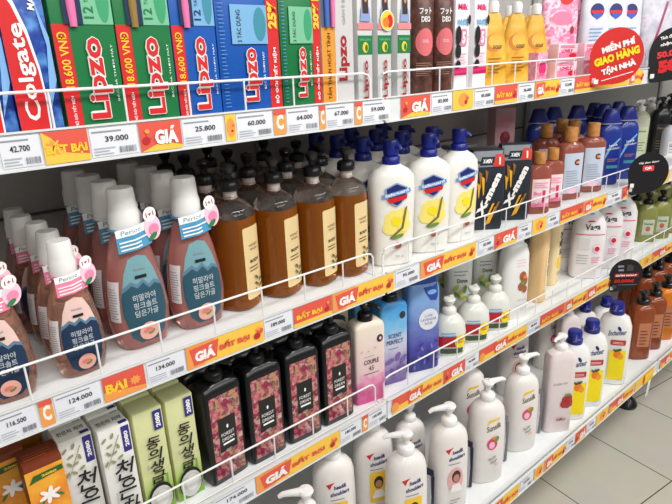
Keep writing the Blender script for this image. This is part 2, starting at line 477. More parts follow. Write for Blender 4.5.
def promo(level, p0, p1, kind, lab):
    zs = {1: S1, 2: S2, 3: S3, 4: S4}[level]; fy = FY[level]; zm = zs-.0155+RO[level]
    x0, x1 = X(p0, fy, zm), X(p1, fy, zm); xm = (x0+x1)/2; wd = max(.012, x1-x0-.002)
    if level == 1: zm += max(0, xm-XB)*SLOPE1
    h = .0385; a, b = -wd/2, wd/2; pr = Print(); WH = mat('print_white', (250, 246, 240), .5)
    PY = mat('promo_yellow', (250, 200, 74), .5); PO = mat('promo_orange', (245, 158, 76), .5); PR = mat('promo_red', (228, 90, 72), .5)
    berry = mat('promo_berry', (190, 40, 46), .5)
    def burst(cx, s, m):
        n = 9; pr.poly([(cx+s*(1 if i % 2 else .62)*math.cos(PI*i/n), s*.9*(1 if i % 2 else .62)*math.sin(PI*i/n)) for i in range(2*n)], m)
    def blobs(x, s):
        pr.ell(x, -h*.12, s*.5, s*.45, berry); pr.ell(x+s*.5, h*.08, s*.42, s*.4, PR); pr.ell(x+s*.2, h*.2, s*.3, s*.25, PO)
    if kind == 'bat':
        pr.rect(a, -h/2, b, h/2, PR); pr.poly([(a, -h/2), (b, -h/2), (b, -h*.3), (a+wd*.45, -h*.18), (a+wd*.2, h*.3), (a, h/2)], PY); burst(a+wd*.22, h*.3, PO)
        pr.text('BẤT BẠI', 0, -h*.02, wd*.9, h*.48, YEL, bold=.05)
    elif kind == 'bai':
        pr.rect(a, -h/2, b, h/2, PR); pr.poly([(a, -h/2), (b, -h/2), (b, -h*.34), (a, -h*.1)], PO); pr.text('BẠI', a+wd*.3, -h*.04, wd*.5, h*.5, YEL, bold=.05); burst(a+wd*.75, h*.24, PO)
    elif kind == 'gia':
        pr.rect(a, -h/2, b, h/2, PR); pr.poly([(a, -h/2), (b, -h/2), (b, -h*.38), (a+wd*.5, -h*.2)], PY); blobs(a+wd*.14, h*.3)
        pr.text('GIÁ', wd*.12, h*.02, wd*.56, h*.62, WH, bold=.06)
    elif kind == 'full':
        pr.rect(a, -h/2, b, h/2, PY); pr.poly([(a, -h/2), (a+wd*.2, -h/2), (a+wd*.36, h/2), (a, h/2)], PO)
        pr.poly([(a+wd*.08, -h*.42), (a+wd*.36, -h*.34), (a+wd*.4, h*.42), (a+wd*.04, h*.36)], PR)
        pr.text('GIÁ', a+wd*.22, 0, wd*.25, h*.55, WH, bold=.06); pr.text('BẤT BẠI', a+wd*.6, h*.02, wd*.4, h*.42, PR, bold=.06); blobs(a+wd*.9, h*.34)
    elif kind == 'fullred':
        pr.rect(a, -h/2, b, h/2, PY); pr.rect(a, -h*.1, a+wd*.34, h/2, PR); pr.ell(a+wd*.05, -h*.1, h*.3, h*.3, PO); pr.poly([(a+wd*.3, -h*.38), (a+wd*.56, -h*.3), (a+wd*.58, h*.42), (a+wd*.28, h*.38)], PR)
        pr.text('GIÁ', a+wd*.43, 0, wd*.24, h*.55, WH, bold=.06); pr.text('BẤT BẠI', a+wd*.77, 0, wd*.38, h*.42, PR, bold=.06)
    elif kind == 'redtop':
        pr.rect(a, -h/2, b, h/2, PR); pr.rect(a, -h/2, b, -h*.3, PY); pr.text('BẤT BẠI', -wd*.1, 0, wd*.66, h*.4, YEL, bold=.05); blobs(a+wd*.86, h*.26)
    elif kind == 'yellow':
        pr.rect(a, -h/2, b, h/2, PY); pr.ell(0, 0, min(wd*.42, h*.42), h*.36, PO); blobs(wd*.12, min(h*.26, wd*.25))
    else:
        pr.rect(a, -h/2, b, h/2, PO); pr.text('C', 0, 0, min(wd*.6, h*.5), h*.6, WH, bold=.05); pr.rect(a, h*.3, b, h/2, PR)
    mb = MB(); pr.press(mb, flat_front(0)); mb.flat = False
    mb.box(a, b, .0002, .0008, -h/2, h/2, PAPER); mb.flat = True
    o = mb.build('promotion_card', None, (xm, fy-.0062, zm))
    if level == 1 and xm > XB: o.rotation_euler = (0, -math.atan(SLOPE1), 0)
    return tag(o, lab, 'promotion card', 'orange promotion cards on the shelf edges')
def strip(level, items, edge):
    npr = nta = 0
    for p0, p1, k, *t in items:
        if k == 'p':
            nta += 1
            price_tag(level, p0, p1, t[0], ('white price tag reading %s on the %s edge' % (t[0], edge)) if t[1:] else '%s white price tag from the left on the %s edge' % (ORD[nta-1], edge))
        else:
            npr += 1; promo(level, p0, p1, k, '%s orange promotion card from the left on the %s edge' % (ORD[npr-1], edge))
strip(1, [(-2, 41, 'p', '42.700', 1), (41, 88, 'bat'), (88, 137, 'p', '39.000', 1), (137, 180, 'gia'), (180, 222, 'p', '25.800', 1), (223, 234, 'yellow'), (234, 271, 'p', '60.000', 1),
          (271, 284, 'small'), (284, 317, 'p', '64.000', 1), (317, 323, 'small'), (323, 352, 'p', '67.000', 1), (352, 360, 'small'), (360, 388, 'p', '59.000', 1),
          (398, 428, 'gia'), (429, 450, 'p', '83.000'), (450, 471, 'yellow'), (472, 492, 'p', '45.000'), (492, 515, 'redtop'), (516, 532, 'p', '36.000'), (532, 557, 'full'), (558, 572, 'p', '52.000'), (572, 592, 'redtop'), (592, 626, 'yellow'), (627, 640, 'full')], 'top shelf')
strip(2, [(-4, 37, 'p', '116.500', 1), (38, 53, 'small'), (53, 101, 'p', '124.000', 1), (101, 144, 'bai'), (145, 184, 'p', '134.000', 1), (184, 262, 'full'), (262, 291, 'p', '189.000', 1), (291, 330, 'redtop'), (330, 392, 'full'),
          (393, 417, 'p', '95.000'), (418, 474, 'full'), (476, 492, 'p', '82.000'), (492, 515, 'gia'), (516, 529, 'p', '79.000'), (530, 544, 'yellow'), (545, 557, 'p', '68.000'), (558, 581, 'redtop'), (581, 604, 'full'), (605, 619, 'p', '75.000'), (620, 632, 'gia')], 'second shelf'); strip(2, [(657, 668, 'yellow')], 'far second shelf')
strip(3, [(212, 254, 'p', '174.000', 1), (254, 338, 'full'), (338, 360, 'p', '180.000', 1), (360, 366, 'small'), (366, 385, 'p', '145.000'), (390, 441, 'fullred'), (441, 463, 'gia'), (463, 477, 'p', '96.000'), (477, 525, 'fullred'), (526, 538, 'p', '88.000'),
          (538, 562, 'redtop'), (562, 584, 'full'), (584, 609, 'full')], 'third shelf'); strip(3, [(638, 650, 'yellow'), (650, 674, 'fullred')], 'far third shelf')
strip(4, [(440, 474, 'full'), (475, 517, 'fullred'), (518, 531, 'p', '129.000'), (532, 541, 'yellow'), (542, 563, 'full'), (564, 573, 'p', '139.000'), (573, 584, 'gia'), (585, 594, 'p', '149.000'), (594, 606, 'yellow'), (607, 632, 'fullred'), (633, 652, 'yellow')], 'lowest shelf'); strip(4, [(658, 676, 'fullred')], 'far lowest shelf')

# ------------------------------------------------------------------ parts shared by the bottles
def pump(parent, z, r, m, spout=.034, ang=-90, head=.014, stem=.016, name='pump', style='lever'):
    """screw collar, stem and head with spout; ang is where the spout points (degrees, -90 = to the front)"""
    mb = MB(); co = MB().loft([(z, r, r), (z+.002, r*1.04, r*1.04), (z+.014, r*1.0, r*1.0), (z+.018, r*.8, r*.8), (z+.020, r*.45, r*.45)], m, 20)
    mb.loft([(z+.016, r*.36, r*.36), (z+.02+stem, r*.36, r*.36)], m, 12)
    t = z+.02+stem
    if style == 'block':
        mb.loft([(t-.012, r*.86, r*.86), (t+.012, r*.92, r*.92), (t+.018, r*.8, r*.8), (t+.019, r*.4, r*.4)], m, 18)
    else:
        mb.loft([(t-.004, head*.62, head*.62), (t, head*.8, head*.8), (t+.008, head, head), (t+.012, head*.85, head*.85), (t+.0135, head*.4, head*.4)], m, 16)
    a = math.radians(ang); d = Vector((math.cos(a), math.sin(a), 0))
    q = Vector((0, 0, t+.007))
    mb.tube([q, q+d*spout*.5, q+d*spout*.85+Vector((0, 0, -.001)), q+d*spout+Vector((0, 0, -.006))], [head*.62, head*.45, head*.36, head*.28], m, 10)
    pu = mb.build(name, parent); co.build('collar', pu)
    return pu

# ---- toothpaste cartons
def carton(name, w, d, h, base, pr, side=None, top=None, extra=None):
    r = root(name)
    MB().box(-w/2, w/2, -d/2, d/2, 0, h, base, .0012).build('carton', r)
    if pr: label(r, pr, flat_front(-d/2-.0003), 'front_print', None, None)
    if top: label(r, top, flat_top(h+.0003), 'top_print', None, None)
    if side: label(r, side, flat_left(-w/2-.0003), 'side_print', None, None)
    return r
def lipzo(w, h, base, panel, acc, strip_side, strip_txt, strip_m=None, brush=None, lettercol=None, outline=True, kind='pack', foot=None):
    pr = Print(); a = -w/2; WH = mat('print_white', (250, 246, 240), .5); sm = strip_m or RED
    lc = lettercol or RED
    if kind == 'pack':
        zt = .125
        pr.rect(a, .0, a+w*.26, zt, sm); pr.rect(a+w*.26, 0, w/2, zt, base)
        pr.text(strip_txt, a+w*.13, .083, .066, w*.15, YEL, 90, .015)
        pr.text('BỘ ĐÔI TIẾT KIỆM', a+w*.13, .022, .036, w*.08, WH, 90, .02)
        pr.rect(a+w*.5, zt, w/2, h, panel); pr.ell(w*.36, zt+.032, w*.11, .03, acc); pr.text('12', a+w*.61, zt+.014, .014, w*.16, GREEN if base is G else NAVYP, 90, .01); pr.text('TÁC DỤNG', a+w*.6, zt+.044, .038, w*.1, GREEN if base is G else NAVYP, 90)
        pr.rect(a+w*.2, zt, a+w*.5, h, mat('blister_shade', (34, 52, 84), .3))
        tx, ty = w*.1, .06; tw, th = .1, w*.42
    elif kind == 'save':
        z0 = .1; c = w/2-w*.2
        pr.rect(c, 0, w/2, .12, sm); pr.rect(c, .12, w/2, h, sm); pr.rect(c, .165, w/2, h, YEL)
        pr.text(strip_txt, w/2-w*.1, .142, .04, w*.15, YEL, 90, .05); pr.text('BỘ ĐÔI TIẾT KIỆM', w/2-w*.1, .052, .085, w*.085, WH, 90, .03)
        pr.rect(a+w*.22, .1, c, .155, panel); pr.ell(c-w*.12, .128, w*.1, .024, acc); pr.text('3 TÁC DỤNG', a+w*.34, .125, .045, w*.1, INK, 90)
        pr.lines(a+w*.03, .01, a+w*.12, h, 40, mat('print_fine', (90, 140, 200), .5), .25)
        tx, ty = 0, .055; tw, th = .078, w*.28
    if outline:
        for dx, dy in ((-.0011, 0), (.0011, 0), (0, -.0011), (0, .0011)):
            pr.text('Lipzo', tx+dx, ty+dy, tw, th, WH, 90, .05)
    pr.text('Lipzo', tx, ty, tw, th, lc, 90, .03)
    pr.text('BẠC HÀ THƠM MÁT', tx+th*.68, ty+.006, tw*.7, w*.05, WH, 90)
    r = carton('toothpaste_box', w, .04, h, base, pr)
    if brush:
        mb = MB().loft([(.122, .0045, .003), (.15, .0055, .0035), (.18, .004, .003), (.215, .0045, .003)], brush, 12)
        mb.build('toothbrush', r, (a+w*.34, -.024, 0))
    return r
def px_box(p0, p1, Y=.03, z=1.46): return X(p0, Y, z), X(p1, Y, z)
H1 = .235
# blue carton with the red wedge
def colgate():
    w, h = .05, .21; WH = mat('print_white', (250, 246, 240), .5); pr = Print()
    deep = pattern('toothpaste_blue', [(.3, (16, 30, 96)), (.5, (24, 66, 160)), (.72, (96, 160, 220))], 40, .35, 'noise')
    pr.poly([(-w*.5, 0), (w*.19, 0), (w*.21, .04), (w*.18, .075), (w*.05, .118), (-w*.15, .152), (-w*.5, .18)], WH)
    pr.poly([(-w*.5, 0), (w*.15, 0), (w*.17, .04), (w*.13, .072), (0, .112), (-w*.2, .146), (-w*.5, .172)], RED); pr.poly([(w*.22, .02), (w*.5, .06), (w*.5, .11), (w*.26, .16), (w*.42, .1)], mat('print_swoosh', (130, 180, 230), .4))
    pr.text('Colgate', -w*.14, .07, .112, w*.44, WH, 92, .02)
    pr.text('MAX FRESH', w*.3, .165, .05, w*.16, WH, 80, .03)
    return carton('toothpaste_box', w, .042, h, deep, pr)
x0, x1 = px_box(16, 63)
P_COL = colgate()
put(P_COL, (x0+x1)/2, .052, S1, 0, 'blue toothpaste carton with red wedge and white lettering at far left', 'toothpaste', 'toothpaste cartons on the top shelf')
put(P_COL, (x0+x1)/2-.0515, .055, S1, 0, 'blue toothpaste carton cut by the left picture edge', 'toothpaste', 'toothpaste cartons on the top shelf')
G = mat('lipzo_green', (22, 116, 62), .35); B = mat('lipzo_blue', (20, 86, 172), .35); OR = mat('lipzo_orange', (232, 152, 50), .4)
BP = mat('brush_pink', (232, 120, 170), .35, coat=.3); BG = mat('brush_gold', (150, 120, 60), .35, coat=.3); BB = mat('brush_blue', (70, 110, 190), .3)
TG = 'toothpaste cartons on the top shelf'
x0, x1 = px_box(65, 125); W_ = x1-x0-.001
P = lipzo(W_, H1, G, LGREEN, mat('print_mint', (60, 160, 110), .4), 'l', '18.600 VNĐ', brush=BP)
put(P, (x0+x1)/2, .05, S1, 0, 'green toothpaste pack with pink toothbrush and red 18.600 strip, next to blue carton', 'toothpaste', TG)
x0, x1 = px_box(126, 178)
P = lipzo(x1-x0-.001, H1, G, LGREEN, mat('print_mint', (60, 160, 110), .4), 'l', '18.600 VNĐ', brush=BG)
put(P, (x0+x1)/2, .05, S1, 0, 'green toothpaste pack with gold toothbrush and red 18.600 strip', 'toothpaste', TG)
x0, x1 = px_box(179, 221)
P = lipzo(x1-x0-.001, H1, B, LBLUE, TEAL, 'l', '18.600 VNĐ', brush=BP)
put(P, (x0+x1)/2, .05, S1, 0, 'blue toothpaste pack with pink toothbrush and red 18.600 strip', 'toothpaste', TG)
x0, x1 = px_box(222, 282)
P = lipzo(x1-x0-.001, .225, B, LBLUE, TEAL, 'r', '25%', kind='save')
put(P, (x0+x1)/2, .05, S1, 0, 'wide blue toothpaste pack with red strip reading 25%', 'toothpaste', TG)
x0, x1 = px_box(283, 322)
P = lipzo(x1-x0-.001, .225, G, LGREEN, mat('print_mint', (60, 160, 110), .4), 'r', '20%', kind='save')
put(P, (x0+x1)/2, .05, S1, 0, 'green toothpaste pack with red strip reading 20%', 'toothpaste', TG)
x0, x1 = px_box(323, 354); W_ = x1-x0-.001
SILV = mat('carton_silver', (205, 202, 200), .4)
pr = Print(); a = -W_/2
pr.rect(a, 0, a+W_*.42, .125, OR); pr.rect(a+W_*.42, 0, W_/2, .225, SILV); pr.rect(a, .125, a+W_*.42, .225, mat('brush_window', (96, 104, 130), .3))
pr.text('TẨM THAN HOẠT TÍNH', a+W_*.2, .062, .108, W_*.2, INK, 90, .0)
pr.text('Lipzo', a+W_*.68, .075, .075, W_*.36, DRED, 90, .03); pr.text('GIẢM Ê BUỐT', a+W_*.68, .16, .06, W_*.14, GREY, 90)
P = carton('toothpaste_box', W_, .04, .23, SILV, pr)
MB().loft([(.125, .004, .003), (.17, .005, .0035), (.228, .004, .003)], BB, 12).build('toothbrush', P, (a+W_*.15, -.024, 0))
MB().loft([(.125, .004, .003), (.17, .005, .0035), (.228, .004, .003)], BP, 12).build('toothbrush', P, (a+W_*.34, -.024, 0))
put(P, (x0+x1)/2, .05, S1, 0, 'silver and orange toothpaste pack with two toothbrushes', 'toothpaste', TG)
def lady(seal):
    w, h = .0355, .19; pr = Print(); a = -w/2; SK = mat('print_skin', (196, 140, 116), .5)
    pr.rect(a, .08, w/2, .112, GREEN); pr.text('THẢO DƯỢC', 0, .105, w*.8, .006, LGREEN, 0, .03); pr.ell(0, .092, w*.2, .009, YEL); pr.ell(w*.06, .091, w*.1, .006, GREEN)
    pr.rect(a, .122, w/2, .133, mat('print_salmon', (236, 138, 140), .5))
    pr.poly([(-w*.36, .135), (w*.36, .135), (w*.28, .155), (w*.12, .165), (-w*.12, .165), (-w*.28, .155)], mat('print_dress', (140, 160, 205), .5))
    pr.poly([(-w*.2, .148), (w*.2, .148), (w*.17, .19), (-w*.17, .19)], mat('print_hair', (62, 44, 40), .5)); pr.ell(0, .176, w*.11, .010, SK)
    pr.text('Lipzo', 0, .036, .068, w*.42, DRED, 90, .03)
    if seal:
        pr.ell(w*.12, .137, w*.5, .0175, mat('print_white', (250, 246, 240), .5)); pr.ell(w*.12, .137, w*.46, .016, YEL); pr.ell(w*.28, .136, w*.22, .011, RED); pr.ell(0, .134, w*.22, .008, ORANGE)
    return carton('toothpaste_box', w, .036, h, mat('carton_grey', (208, 208, 206), .4), pr)
for i, (p0, p1) in enumerate(((355, 374), (374, 393), (393, 412))):
    x0, x1 = px_box(p0, p1)
    put(lady(i == 1), (x0+x1)/2, .045, S1, 0, ('white and green herbal toothpaste carton, leftmost of three', 'white and green herbal toothpaste carton with round yellow seal', 'white and green herbal toothpaste carton beside the brown cans')[i], 'toothpaste', TG)

# ---- brown cans, cow cartons, gold pouches, pink packs, white pouches
def can():
    r = root('spray_can'); BR = pattern('can_brown', [(.3, (64, 36, 30)), (.55, (96, 56, 46)), (.8, (120, 78, 64))], 90, .3, 'noise')
    rings = [(0, .026, .026), (.003, .0275, .0275), (.175, .0275, .0275), (.19, .022, .022)]
    MB().loft(rings, BR, 28).build('can_body', r)
    MB().loft([(.19, .021, .021), (.215, .021, .021), (.222, .018, .018)], mat('can_cap', (70, 42, 38), .3), 24).build('cap', r)
    pr = Print(); pr.ell(0, .098, .019, .026, mat('print_rose', (224, 112, 116), .45)); pr.text('COOL', 0, .1, .014, .006, LPINK, 0, .03)
    pr.text('フット\nDEO', 0, .148, .026, .026, mat('print_white', (250, 246, 240), .5), 0, .03); pr.lines(-.018, .035, .018, .062, 7, mat('print_tan', (170, 130, 110), .5), .35)
    label(r, pr, on_front(rings)); return r
P_CAN = can()
put(P_CAN, X(421, .05, 1.5), .055, z1(.9), -22, 'brown spray can with pink oval, left of the pair', 'spray can', 'brown spray cans')
put(P_CAN, X(441, .045, 1.5), .05, z1(.9), -22, 'brown spray can with pink oval beside the cow spot cartons', 'spray can', 'brown spray cans')
def cow():
    w, h = .043, .2; pr = Print(); a = -w/2
    pr.rect(a, .03, w/2, .045, HOT); pr.rect(a, .105, w/2, .108, LPINK); pr.text('Milk', 0, .165, w*.7, .012, HOT, 0, .03); pr.text('WHITE', 0, .135, w*.8, .012, LBLUE, 0, .04)
    pr.rrect(-w*.12, .088, w*.3, .122, .004, PINK); pr.text('5', w*.09, .105, w*.22, .024, mat('print_white', (250, 246, 240), .5), 0, .05); pr.lines(-w*.3, .05, w*.4, .078, 5, LPINK, .4)
    for x, y, rx, ry in ((-.46, .11, .2, .018), (-.4, .078, .2, .014), (-.3, .052, .18, .008), (-.42, .1, .14, .01), (.44, .14, .1, .01)): pr.ell(x*w if abs(x*w)+rx*w < w/2 else math.copysign(w/2-rx*w, x), y, rx*w, ry, INK)
    return carton('milk_lotion_box', w, .04, h, mat('carton_white', (244, 240, 242), .4), pr)
P_COW = cow()
put(P_COW, X(456, .05, 1.5), .055, z1(1), -4, 'white and pink carton with black cow spots beside brown can', 'carton', 'cow spot cartons')
put(P_COW, X(473.5, .05, 1.5), .052, z1(1.05), -4, 'white and pink carton with black cow spots beside gold pouch', 'carton', 'cow spot cartons')
def gold():
    r = root('refill_pouch'); GD = pattern('pouch_gold', [(.25, (206, 140, 40)), (.5, (236, 178, 52)), (.8, (246, 206, 110))], 35, .3, 'noise')
    rings = [(0, .036, .018, 3), (.01, .038, .02, 3), (.08, .036, .016, 2.6), (.125, .028, .011, 2.4), (.16, .02, .009, 2.2), (.17, .012, .008, 2)]
    MB().loft(rings, GD, 28).build('pouch', r)
    MB().loft([(.168, .0125, .0125), (.184, .0135, .0135), (.192, .011, .011), (.195, .006, .006)], WHITE, 20).build('cap', r)
    pr = Print(); pr.ell(0, .1, .022, .02, mat('print_amber', (214, 130, 40), .4)); pr.ell(.004, .103, .018, .017, GD); pr.text('GOLD', .008, .09, .022, .008, INK, 0, .03); pr.lines(-.014, .03, .02, .07, 5, mat('print_ochre', (170, 110, 30), .4), .3)
    label(r, pr, on_front(rings)); return r
P_GOLD = gold()
for i, (p, y) in enumerate(((491, .05), (514, .05), (507, .11), (533, .055), (529, .115), (546, .11))):
    x = X(p, y, 1.49); put(P_GOLD, x, y, z1(x), -34, 'gold refill pouch with white cap, ' + ('leftmost in the front line', 'second in the front line', 'behind the first two', 'third in the front line', 'behind the third', 'last, next to pink packs')[i], 'refill pouch', 'gold refill pouches', .93)
def bag(name, w, h, t, m, pr, dv=.012):
    r = root(name)
    rings = [(0, w*.48, t*.4, 4), (.006, w*.5, t*.5, 4), (h*.45, w*.5, t*.5, 3.4), (h*.8, w*.49, t*.28, 3.2), (h*.93, w*.49, .002, 3.5), (h, w*.5, .0015, 4)]
    MB().loft(rings, m, 32).build('pouch', r)
    label(r, pr, on_front(rings)); return r
FLOR = pattern('pack_pink_floral', [(.25, (250, 190, 210)), (.45, (244, 120, 160)), (.55, (236, 220, 240)), (.7, (226, 70, 90)), (.85, (250, 210, 120))], 42, .3, 'noise')
pr = Print().ell(0, .15, .03, .018, PINK).ell(.012, .2, .02, .016, RED).poly([(-.025, .03), (.03, .03), (.02, .085), (-.012, .085)], mat('print_lilac', (170, 160, 200), .4)).ell(.03, .12, .006, .01, DRED)
P_PINK = bag('refill_pouch', .105, .25, .04, FLOR, pr)
for i, (p, y) in enumerate(((557, .07), (577, .09))):
    x = X(p, y, 1.53); put(P_PINK, x, y, z1(x), -30+6*i, ('pink floral refill pouch right of the gold pouches', 'pink floral refill pouch next to white pouches')[i], 'refill pouch', 'pink floral pouches')
pr = Print().rect(-.04, .004, .04, .02, PINK).text('LOVELY', -.005, .024, .05, .009, HOT, 0, .04).ell(.02, .012, .016, .006, RED).lines(-.035, .032, .03, .04, 2, PINK, .5)
P_SP = carton('soap_box', .085, .03, .042, mat('carton_light_pink', (248, 206, 216), .4), pr)
pr = Print().ell(0, .03, .012, .018, HOT).text('SOAP', 0, .045, .024, .006, mat('print_white', (250, 246, 240), .5), 0, .04).lines(-.012, .01, .012, .02, 3, PINK, .4)
P_SV = carton('soap_box', .034, .03, .066, pattern('carton_pink_dots', [(.3, (250, 200, 214)), (.6, (240, 130, 170)), (.8, (250, 220, 230))], 90, .4, 'noise'), pr)
x = X(541, .025, 1.46); put(P_SV, x, .035, z1(x), -12, 'small upright pink soap box in front of gold pouches', 'soap box', 'small pink soap boxes')
for i, (p, dz) in enumerate(((562, 0), (562, .0425), (588, 0), (587, .0425))):
    x = X(p, .035, 1.46); put(P_SP, x, .036, z1(x)+dz, -6, ('pink soap box lying below another at left of red sign', 'pink soap box lying topmost in front of the floral pouches', 'pink soap box lying at the bottom, behind red sign', 'pink soap box lying topmost, behind red sign')[i], 'soap box', 'small pink soap boxes')
WP = pattern('pouch_pearl', [(.3, (206, 212, 226)), (.6, (232, 234, 240)), (.8, (196, 206, 224))], 25, .28, 'noise')
pr = Print()
pr.ell(0, .17, .02, .02, NAVYP).poly([(-.016, .172), (.016, .166), (.012, .154), (0, .146), (-.012, .156)], mat('print_shield_blue', (60, 90, 190), .4)).rect(-.018, .163, .018, .171, RED).lines(-.02, .09, .02, .13, 4, LBLUE, .3)
P_WP = bag('refill_pouch', .08, .255, .04, WP, pr)
for i, (p, y) in enumerate(((592, .06), (610, .06), (625, .06), (636, .10))):
    x = X(p, y, 1.53); put(P_WP, x, y, z1(x), -38+i*3, ('pearl white refill pouch with blue shield next to pink pouches', 'pearl white refill pouch with blue shield, second in line above red sign', 'pearl white refill pouch with blue shield, third in line above red sign', 'pearl white refill pouch with blue shield, farthest, by black sign')[i], 'refill pouch', 'white refill pouches')
GP = pattern('pouch_grey_pink', [(.3, (170, 170, 190)), (.6, (224, 220, 228)), (.8, (190, 120, 150))], 22, .3, 'noise')
P_GP = bag('refill_pouch', .11, .24, .045, GP, Print().poly([(-.02, .05), (-.012, .05), (.03, .2), (.022, .2)], mat('print_plum', (170, 60, 100), .4)))
for i, p in enumerate((653, 668, 684)):
    x = X(p, .07, 1.53); put(P_GP, x, .07, z1(x), -40, ('grey and plum refill pouch left behind black sign', 'grey and plum refill pouch cut by the right picture edge', 'grey and plum refill pouch outermost at the right picture edge')[i], 'refill pouch', 'grey refill pouches')

# ---- mouthwash
LIQ = mat('mouthwash_pink', (226, 152, 142), .1, trans=.6, ior=1.36, coat=.3, var=.03, scale=8)
LIQB = mat('mouthwash_amber_pink', (226, 172, 148), .08, trans=.78, ior=1.36, coat=.3, var=.03, scale=8)
def mouthwash(s, small):
    r = root('mouthwash_bottle')
    R = [(0, .034, .024, 2.6), (.004, .038, .028, 2.8), (.03, .0445, .033, 2.8), (.06, .046, .034, 2.8), (.10, .043, .032, 2.6), (.135, .037, .029, 2.4), (.16, .031, .026, 2.2), (.178, .024, .022, 2), (.188, .018, .018, 2), (.196, .018, .018, 2)]
    R = [(z*s, a*s, b*s, n) for z, a, b, n in R]
    MB().loft(R, LIQB if small else LIQ, 36).build('bottle', r)
    C = [(.192, .0235, .0235), (.214, .0232, .0232), (.219, .0218, .0218), (.223, .0212, .0212), (.249, .0196, .0196), (.252, .018, .018)]
    MB().loft([(z*s, a*s, b*s) for z, a, b in C], WHITE, 26).build('cap', r)
    pr = Print(); top = mat('label_blush', (236, 200, 190), .45) if small else mat('label_teal', (120, 165, 172), .45)
    body = mat('label_navy', (30, 52, 82), .4) if small else mat('label_slate', (44, 84, 100), .4); mid = mat('label_mountain', (94, 130, 150), .45)
    hexa = [(-.014, .148), (-.023, .128), (-.033, .088), (-.034, .062), (-.026, .024), (-.013, .012), (.013, .012), (.026, .024), (.034, .062), (.033, .088), (.023, .128), (.014, .148), (0, .153)]
    pr.poly([(x*s, y*s) for x, y in hexa], top)
    mt = [(-.033, .088), (-.034, .062), (-.026, .024), (-.013, .012), (.013, .012), (.026, .024), (.034, .062), (.033, .088), (.0305, .098), (.02, .104), (.010, .099), (.002, .109), (-.008, .102), (-.016, .108), (-.0305, .098)]
    pr.poly([(x*s, (y+.006)*s) for x, y in mt[8:]+[(-.033, .085), (.033, .085)]], mid)
    pr.poly([(x*s, y*s) for x, y in mt], body)
    WH = mat('print_white', (250, 246, 240), .5)
    pr.text('Himalaya', 0, .131*s, .018*s, .005*s, GREY, 0, .02); pr.rect(-.009*s, .117*s, .009*s, .122*s, INK)
    pr.text('히말라야\n핑크솔트\n담은가글', 0, .075*s, .037*s, .036*s, mat('print_pale_ink', (206, 214, 216), .5), 0, .005)
    pr.ell(0, .03*s, .0155*s, .0155*s, mat('label_peach', (240, 178, 160), .45)); pr.ell(.003*s, .028*s, .006*s, .0035*s, mat('leaf_green', (110, 150, 70), .5), .6); pr.ell(-.002*s, .032*s, .008*s, .004*s, mat('label_coral', (228, 130, 120), .45))
    label(r, pr, on_front(R), du=.006, dv=.014)
    pr = Print().rect(-.0125*s, .052*s, .0125*s, .116*s, mat('sticker_white', (226, 222, 222), .5)).lines(-.0105*s, .058*s, .0105*s, .108*s, 12, GREY, .3)
    label(r, pr, on_side(R, -66), 'back_sticker', .006, .014)
    # folded paper collar hung on the neck
    pr = Print(); tb = PINK if small else mat('tag_blue', (70, 150, 190), .5)
    pr.poly([(-.026*s, .163*s), (.026*s, .163*s), (.028*s, .196*s), (-.024*s, .196*s)], tb)
    pr.poly([(-.024*s, .185*s), (.026*s, .185*s), (.028*s, .196*s), (-.024*s, .196*s)], WH); pr.text('Perioe', -.002*s, .1905*s, .03*s, .0065*s, TEAL, 0, .0, .2)
    pr.lines(-.022*s, .166*s, .02*s, .182*s, 3, WH, .4)
    pr.ell(.033*s, .184*s, .0145*s, .018*s, LPINK); pr.ell(.033*s, .203*s, .0115*s, .0105*s, WH); pr.text('1+1', .033*s, .203*s, .014*s, .007*s, DRED, 0, .03); pr.ell(.034*s, .181*s, .009*s, .008*s, PINK); pr.ell(.030*s, .172*s, .008*s, .004*s, GREEN, .4)
    mb = MB(); f = lambda u, v, l: (u, -.027*s-l-(.197*s-v)*.3+abs(u)*.3, v+u*.13)
    pr.press(mb, f, .006, None); mb.flat = False
    mb.loft([(.1885*s, .026*s, .026*s), (.1912*s, .026*s, .026*s)], tb, 20); mb.flat = True
    mb.build('neck_tag', r)
    return r
P_MB = mouthwash(.79, True); P_ML = mouthwash(1.0, False)
MG = 'pink mouthwash bottles on the second shelf'
row(P_MB, .088, .056, S2, -2, 4, .066, 'small mouthwash bottle with pink neck tag', 'the leftmost row', 'mouthwash', MG)
row(P_MB, .184, .060, S2, -2, 5, .066, 'small mouthwash bottle with pink neck tag', 'the second row from left', 'mouthwash', MG)
row(P_ML, .286, .085, S2, -3, 4, .074, 'large mouthwash bottle with blue neck tag', 'the third row from left', 'mouthwash', MG)
row(P_ML, .387, .085, S2, -4, 4, .074, 'large mouthwash bottle with blue neck tag', 'the row beside amber bottles', 'mouthwash', MG)

